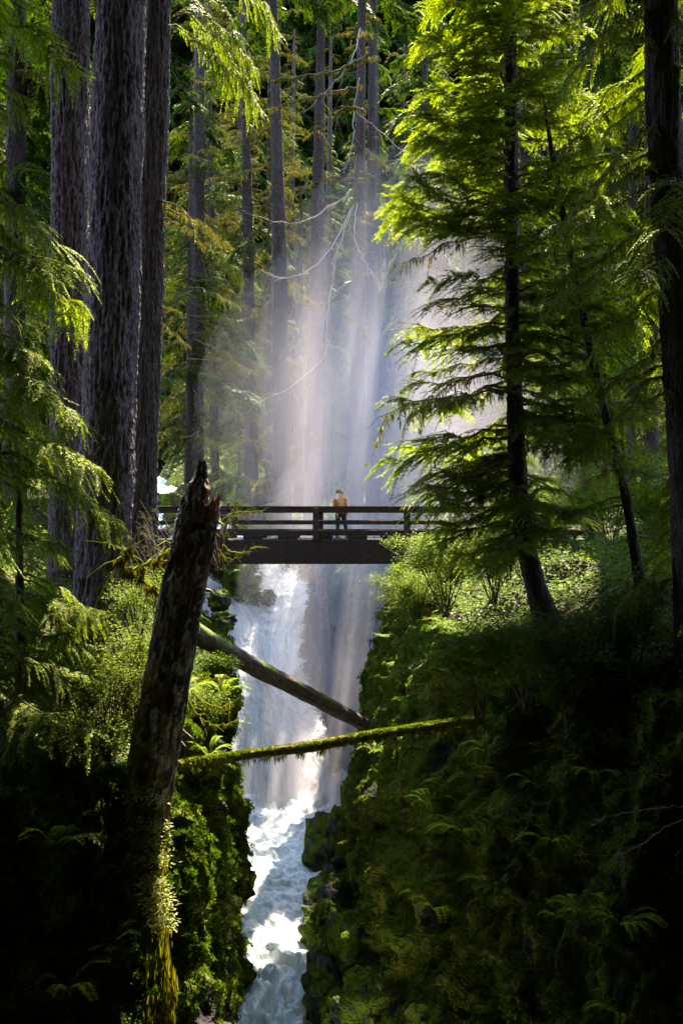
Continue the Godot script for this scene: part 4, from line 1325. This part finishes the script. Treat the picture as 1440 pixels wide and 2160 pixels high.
func limb(o: Node3D, called: String, pts: Array, r: float, m: Material, moss := 0, col := Color.WHITE) -> void:
	var mb := MB.new()
	var pp := curve(rel(pts, o.position), 24)
	for k in range(1, 24): pp[k] += Vector3(rnd(-1, 1), rnd(-1, 1), rnd(-1, 1)) * r * 1.5
	mb.tube(pp, taper(25, r, r * .25), 6, col)
	var w := part(called, mb.mesh(m), o)
	for k in int(9 + r * 90):
		var t := rng.randi_range(4, 23)
		var d := ((pp[mini(t + 1, 24)] - pp[t]).normalized() + Vector3(rnd(-1, 1), rnd(-1, .5), rnd(-1, 1)) * .9).normalized()
		var l := rnd(8, 26) * r
		var tw := MB.new()
		tw.tube(PackedVector3Array([pp[t], pp[t] + d * l * .5, pp[t] + d * l + Vector3(0, -.15 * l, 0)]), PackedFloat32Array([r * .3, r * .2, r * .06]), 4, col, false)
		part("twig", tw.mesh(m), w)
	if moss:
		var sc := Scatter.new()
		for k in moss:
			var t := rng.randi_range(0, 22)
			var s := rnd(.4, 1.1) * r * 14
			sc.add(Transform3D(Basis(Vector3.UP, rnd(0, TAU)).scaled(Vector3(s, s, s)), pp[t].lerp(pp[t + 1], rng.randf())), Color(1.2, 1.05, .8) * rnd(.7, 1.1))
		o.add_child(sc.node(B.drape[1], "hanging_moss"), true)

func dead_branches() -> void:
	rng.seed = 81
	var d := 48.0
	var o := thing("dead_branch", "white bare branches with mossy tufts hanging from the tall trunk over the mist", "branches", P(752, 480, d))
	for q in [[[758, 165], [746, 235], [744, 300], [724, 365]], [[746, 232], [790, 268], [845, 315], [900, 345]], [[745, 432], [722, 500], [706, 560], [700, 602]], [[752, 428], [748, 500], [772, 555], [790, 590]], [[740, 440], [700, 520], [650, 570], [600, 586], [545, 568]], [[735, 410], [690, 440], [640, 466], [580, 468], [520, 450]], [[700, 600], [690, 680], [686, 745], [650, 785], [600, 825], [535, 850]], [[760, 60], [740, 130], [690, 190], [640, 240]]]:
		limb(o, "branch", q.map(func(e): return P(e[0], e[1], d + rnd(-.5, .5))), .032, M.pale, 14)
	for q in [[[770, 235], [730, 225], [700, 250]], [[770, 380], [700, 372], [655, 395]], [[760, 365], [790, 375], [815, 420]], [[735, 600], [690, 640], [640, 630]], [[720, 660], [760, 690], [780, 730]], [[770, 120], [700, 150], [570, 170]], [[760, 180], [680, 200], [560, 230]]]:
		limb(o, "mossy_branch", q.map(func(e): return P(e[0], e[1], d + rnd(-.8, .5))), .05, M.twig, 90)
	# pale bare branch and mossy limbs over the dark bank
	o = thing("dead_branch", "pale bare branch reaching over the dark shady bank", "branch", P(1480, 1720, 16.6))
	for q in [[[1480, 1720], [1420, 1735], [1360, 1775], [1310, 1800], [1220, 1805]], [[1440, 1700], [1380, 1705], [1290, 1720], [1250, 1740]], [[1312, 1800], [1316, 1830]]]:
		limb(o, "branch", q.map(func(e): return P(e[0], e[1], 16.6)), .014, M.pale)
	o = thing("mossy_branch", "crooked mossy limbs rising from the bottom of the dark bank", "branches", P(1310, 1960, 16.8))
	for q in [[[1440, 1600], [1400, 1640], [1370, 1640]], [[1440, 1770], [1400, 1880], [1350, 1940], [1300, 1950]], [[1390, 1880], [1340, 1890], [1320, 1930]], [[1360, 1940], [1350, 2010], [1370, 2060]], [[1060, 1920], [1030, 1960], [1000, 2000]], [[1075, 1905], [1040, 1915], [1000, 1910]]]:
		limb(o, "branch", q.map(func(e): return P(e[0], e[1], 16.8)), .03, M.moss, 26)
	o = thing("mossy_branch", "mossy bare boughs lying from the snag to the thickest trunk", "branches", P(255, 1205, 21))
	for q in [[[255, 1205], [300, 1195], [340, 1175], [372, 1150]], [[255, 1200], [300, 1225], [340, 1250]], [[250, 1190], [262, 1170], [280, 1150]]]:
		limb(o, "branch", q.map(func(e): return P(e[0], e[1], 21.0)), .05, M.moss, 40)
	o = thing("mossy_branch", "curved mossy branches hanging on the wall above the mossy log", "branches", P(390, 1440, 22.5))
	for q in [[[390, 1440], [430, 1480], [470, 1490], [505, 1470]], [[385, 1450], [410, 1500], [450, 1530], [500, 1520]], [[395, 1400], [430, 1430], [480, 1425]]]:
		limb(o, "branch", q.map(func(e): return P(e[0], e[1], 22.5)), .025, M.moss, 26)
	o = thing("dead_branch", "golden budding branches growing out beside the snag top", "branches", P(455, 1100, 19.9))
	for q in [[[455, 1110], [490, 1085], [530, 1080], [560, 1075]], [[470, 1150], [490, 1165], [520, 1165], [540, 1150]], [[460, 1160], [480, 1178], [510, 1175]], [[490, 1086], [500, 1065], [505, 1055]], [[455, 1095], [475, 1105]]]:
		limb(o, "branch", q.map(func(e): return P(e[0], e[1], 19.9)), .016, M.moss, 4)

func mist(at: Vector3, size: Vector3, density: float, col := Color(.95, .945, 1.0)) -> void:
	var f := FogVolume.new()
	f.shape = RenderingServer.FOG_VOLUME_SHAPE_ELLIPSOID
	f.size = size
	var m := FogMaterial.new()
	m.albedo = col
	m.density = density
	f.material = m
	f.name = numbered("mist")
	f.position = at
	add_child(f)
	tag(f, "white spray mist drifting up from the waterfall", "mist", "mist banks over the gorge", "stuff")

func make_mist() -> void:
	rng.seed = 91
	# each bank thins out towards its rim: shells one inside another
	for q in [[P(640, 1650, 44.6), Vector3(7, 3.4, 4), .14], [P(720, 1520, 43.2), Vector3(4.5, 6, 3.2), .09], [P(760, 1290, 44.0), Vector3(6, 9, 5), .055], [P(690, 930, 46), Vector3(7, 11, 7), .017], [P(840, 800, 46), Vector3(7, 12, 7), .025], [P(960, 960, 44), Vector3(8, 9, 7), .009]]:
		for k in 5:
			var f: float = [1.7, 1.35, 1.05, .78, .5][k]
			mist(q[0] + Vector3(rnd(-.7, .7), rnd(-.9, .9), rnd(-.5, .5)) * (q[1] as Vector3).x * .08, q[1] * f * Vector3(rnd(.9, 1.1), rnd(.9, 1.1), 1), q[2] * .25)


# distance field of tapered capsules, meshed as surface nets
func flesh(bones: Array, cs: float, k: float, m: Material) -> ArrayMesh:
	var lo := Vector3(1e9, 1e9, 1e9)
	var hi := -lo
	for b in bones:
		for q in 2:
			var r: float = b[2 + q] + cs * 3
			lo = lo.min(b[q] - Vector3(r, r, r))
			hi = hi.max(b[q] + Vector3(r, r, r))
	var nx := int((hi.x - lo.x) / cs) + 2
	var ny := int((hi.y - lo.y) / cs) + 2
	var nzz := int((hi.z - lo.z) / cs) + 2
	var f := PackedFloat32Array()
	f.resize(nx * ny * nzz)
	f.fill(1.0)
	for b in bones:
		var a: Vector3 = b[0]
		var e: Vector3 = b[1]
		var ra: float = b[2]
		var rb: float = b[3]
		var r := maxf(ra, rb) + k + cs * 2
		var l0 := ((a.min(e) - Vector3(r, r, r) - lo) / cs).max(Vector3.ZERO)
		var l1 := ((a.max(e) + Vector3(r, r, r) - lo) / cs)
		var ab := e - a
		var il := 1.0 / maxf(ab.length_squared(), 1e-9)
		for z in range(int(l0.z), mini(int(l1.z) + 1, nzz)):
			for y in range(int(l0.y), mini(int(l1.y) + 1, ny)):
				for x in range(int(l0.x), mini(int(l1.x) + 1, nx)):
					var p := lo + Vector3(x, y, z) * cs
					var t := clampf((p - a).dot(ab) * il, 0, 1)
					var d := p.distance_to(a + ab * t) - lerpf(ra, rb, t)
					var at := (z * ny + y) * nx + x
					var o := f[at]
					var h := maxf(k - absf(d - o), 0) / k
					f[at] = minf(d, o) - h * h * k * .25
	var id := {}
	var mb := MB.new()
	var corner := [0, 1, nx, nx + 1, nx * ny, nx * ny + 1, nx * ny + nx, nx * ny + nx + 1]
	for z in nzz - 1:
		for y in ny - 1:
			for x in nx - 1:
				var at := (z * ny + y) * nx + x
				var mask := 0
				for q in 8:
					if f[at + corner[q]] < 0: mask |= 1 << q
				if mask == 0 or mask == 255: continue
				var sum := Vector3.ZERO
				var cnt := 0
				for q in 8:
					for ax in 3:
						var q2: int = q | (1 << ax)
						if q2 == q: continue
						var fa: float = f[at + corner[q]]
						var fb: float = f[at + corner[q2]]
						if (fa < 0) == (fb < 0): continue
						var t := fa / (fa - fb)
						var c0 := Vector3(q & 1, (q >> 1) & 1, (q >> 2) & 1)
						var c1 := Vector3(q2 & 1, (q2 >> 1) & 1, (q2 >> 2) & 1)
						sum += c0.lerp(c1, t)
						cnt += 1
				var g := Vector3(f[at + 1] - f[at], f[at + nx] - f[at], f[at + nx * ny] - f[at]).normalized()
				id[at] = mb.vert(lo + (Vector3(x, y, z) + sum / cnt) * cs, g, Color.WHITE)
	var stride := [1, nx, nx * ny]
	for at in id:
		for ax in 3:
			var other: int = at + stride[ax]
			if (f[at] < 0) == (f[other] < 0): continue
			var u: int = stride[(ax + 1) % 3]
			var v: int = stride[(ax + 2) % 3]
			if not (id.has(at - u) and id.has(at - v) and id.has(at - u - v)): continue
			var i0: int = id[at]
			var i1: int = id[at - u]
			var i2: int = id[at - u - v]
			var i3: int = id[at - v]
			if f[at] < 0: mb.i.append_array([i0, i2, i1, i0, i3, i2])
			else: mb.i.append_array([i0, i1, i2, i0, i2, i3])
	return mb.mesh(m)

func make_person() -> void:
	var o := thing("person", "person in orange jacket, dark trousers and knitted hat standing on the bridge", "person", Vector3(-.03, -.955, -36.1))
	var skin := mat(lin(.5, .3, .22), .6, {"subsurf_scatter_enabled": true, "subsurf_scatter_strength": .1})
	var cloth := mat(lin(.42, .14, .025), .9, {"rim_enabled": true, "rim": .4})
	var denim := mat(lin(.028, .026, .036), .9)
	var wool := mat(lin(.2, .14, .07), .95, {"rim_enabled": true, "rim": .5})
	var blond := mat(lin(.55, .38, .2), .5)
	var boot := mat(lin(.2, .1, .05), .7)
	var head := Vector3(-.02, 1.585, .0)
	var face := Vector3(.86, .2, -.46).normalized()
	var neck := Vector3(-.04, 1.44, .01)
	var sh := [Vector3(-.19, 1.37, .03), Vector3(.14, 1.385, -.07)]
	var el := [Vector3(-.245, 1.1, .07), Vector3(.2, 1.12, -.04)]
	var wr := [Vector3(-.13, .89, .12), Vector3(.215, .87, -.03)]
	var hip := [Vector3(-.1, .9, .03), Vector3(.08, .9, -.04)]
	var knee := [Vector3(-.1, .5, -.02), Vector3(.17, .49, -.06)]
	var ank := [Vector3(-.135, .09, .04), Vector3(.215, .09, -.03)]
	var body := [[head + Vector3(0, .02, 0), head + Vector3(0, -.0, 0), .098, .095], [head + face * .03 - Vector3(0, .06, 0), head + face * .055 - Vector3(0, .085, 0), .062, .045], [head + face * .095 - Vector3(0, .005, 0), head + face * .118 - Vector3(0, .03, 0), .012, .016], [head + face * .085 - Vector3(0, .058, 0), head + face * .094 - Vector3(0, .06, 0), .02, .02], [head - Vector3(0, .06, 0), neck, .055, .055], [neck, Vector3(-.02, 1.3, 0), .07, .13], [sh[0], sh[1], .07, .07], [Vector3(-.025, 1.25, 0), Vector3(-.01, 1.05, 0), .14, .125], [Vector3(-.01, 1.05, 0), Vector3(-.01, .93, 0), .12, .15]]
	for q in 2:
		body.append([sh[q], el[q], .052, .043]); body.append([el[q], wr[q], .042, .028])
		body.append([hip[q], knee[q], .088, .058]); body.append([knee[q], ank[q], .056, .036]); body.append([ank[q], ank[q] + Vector3(.07, -.055, -.13), .04, .03])
	var b := part("body", flesh(body, .016, .04, skin), o)
	for q in 2:   # hands
		var dn: Vector3 = (wr[q] - el[q]).normalized().lerp(Vector3.DOWN, .4).normalized()
		var sd: Vector3 = dn.cross(Vector3(0, 0, 1)).normalized() * (1.0 if q == 0 else -1.0)
		var fwd := dn.cross(sd).normalized()
		var w: Vector3 = wr[q]
		var hand := [[w, w + dn * .04, .026, .028]]
		for k in 4:
			var kn := w + dn * .085 + fwd * (k - 1.5) * .02
			var l: float = [.062, .072, .068, .052][k]
			hand.append([w + dn * .035 + fwd * (k - 1.5) * .012, kn, .014, .012])
			hand.append([kn, kn + (dn + sd * .25).normalized() * l * .55, .0095, .009])
			hand.append([kn + (dn + sd * .25).normalized() * l * .55, kn + (dn + sd * .25).normalized() * l * .55 + (dn + sd * .8).normalized() * l * .45, .009, .0075])
		hand.append([w + dn * .03 - fwd * .022, w + dn * .06 - fwd * .05, .013, .011])
		hand.append([w + dn * .06 - fwd * .05, w + dn * .09 - fwd * .052 + sd * .012, .011, .008])
		part("hand", flesh(hand, .004, .008, skin), b)
	for s in [-1.0, 1.0]:
		var eye := MB.new()
		var at: Vector3 = head + face * .092 + face.cross(Vector3.UP).normalized() * .03 * s + Vector3(0, .012, 0)
		eye.tube(PackedVector3Array([at - face * .008, at, at + face * .006]), PackedFloat32Array([.01, .012, .004]), 8, Color(.06, .04, .03))
		part("eye", eye.mesh(boot), b)
		var ear: Vector3 = head - face * .01 + face.cross(Vector3.UP).normalized() * .095 * s
		part("ear", flesh([[ear + Vector3(0, .02, 0), ear - Vector3(0, .022, 0), .016, .01]], .006, .01, skin), b)
	var jk := [[neck + Vector3(0, .0, 0), Vector3(-.02, 1.3, 0), .085, .15], [sh[0], sh[1], .085, .085], [Vector3(-.025, 1.25, 0), Vector3(-.01, 1.05, 0), .158, .145], [Vector3(-.01, 1.05, 0), Vector3(-.01, .96, 0), .145, .165], [neck + Vector3(-.03, .01, .04), neck + Vector3(.03, .01, -.05), .06, .06]]
	var tr := [[Vector3(-.01, 1.0, 0), Vector3(-.01, .93, 0), .13, .16]]
	for q in 2:
		jk.append([sh[q], el[q], .07, .058]); jk.append([el[q], wr[q], .057, .043])
		tr.append([hip[q], knee[q], .1, .068]); tr.append([knee[q], ank[q] + Vector3(0, .03, 0), .066, .052])
	part("jacket", flesh(jk, .016, .05, cloth), o)
	part("trousers", flesh(tr, .016, .04, denim), o)
	for q in 2: part("boot", flesh([[ank[q] + Vector3(0, .06, 0), ank[q] - Vector3(0, .02, 0), .052, .05], [ank[q] - Vector3(0, .045, 0), ank[q] + Vector3(.09, -.052, -.15), .045, .038]], .012, .03, boot), o)
	part("knitted_hat", flesh([[head + Vector3(-.0, .06, 0), head + Vector3(-.06, .115, .03), .108, .085], [head + Vector3(-.06, .1, .03), head + Vector3(-.12, .125, .06), .075, .05]], .012, .04, wool), o)
	var hair := []
	for k in 9:
		var a := lerpf(-.9, 1.0, k / 8.0)
		var back := (-face * cos(a) + face.cross(Vector3.UP).normalized() * sin(a))
		var r := head + back * .085
		hair.append([r + Vector3(0, .03, 0), neck + back * .1 + Vector3(0, .01, .03), .04, .035])
		hair.append([neck + back * .1 + Vector3(0, .01, .03), Vector3(.0, 1.12 + .05 * absf(a), .13) + back * .05 + Vector3(.02 * k - .05, 0, 0), .032, .012])
	part("hair", flesh(hair, .014, .02, blond), o)
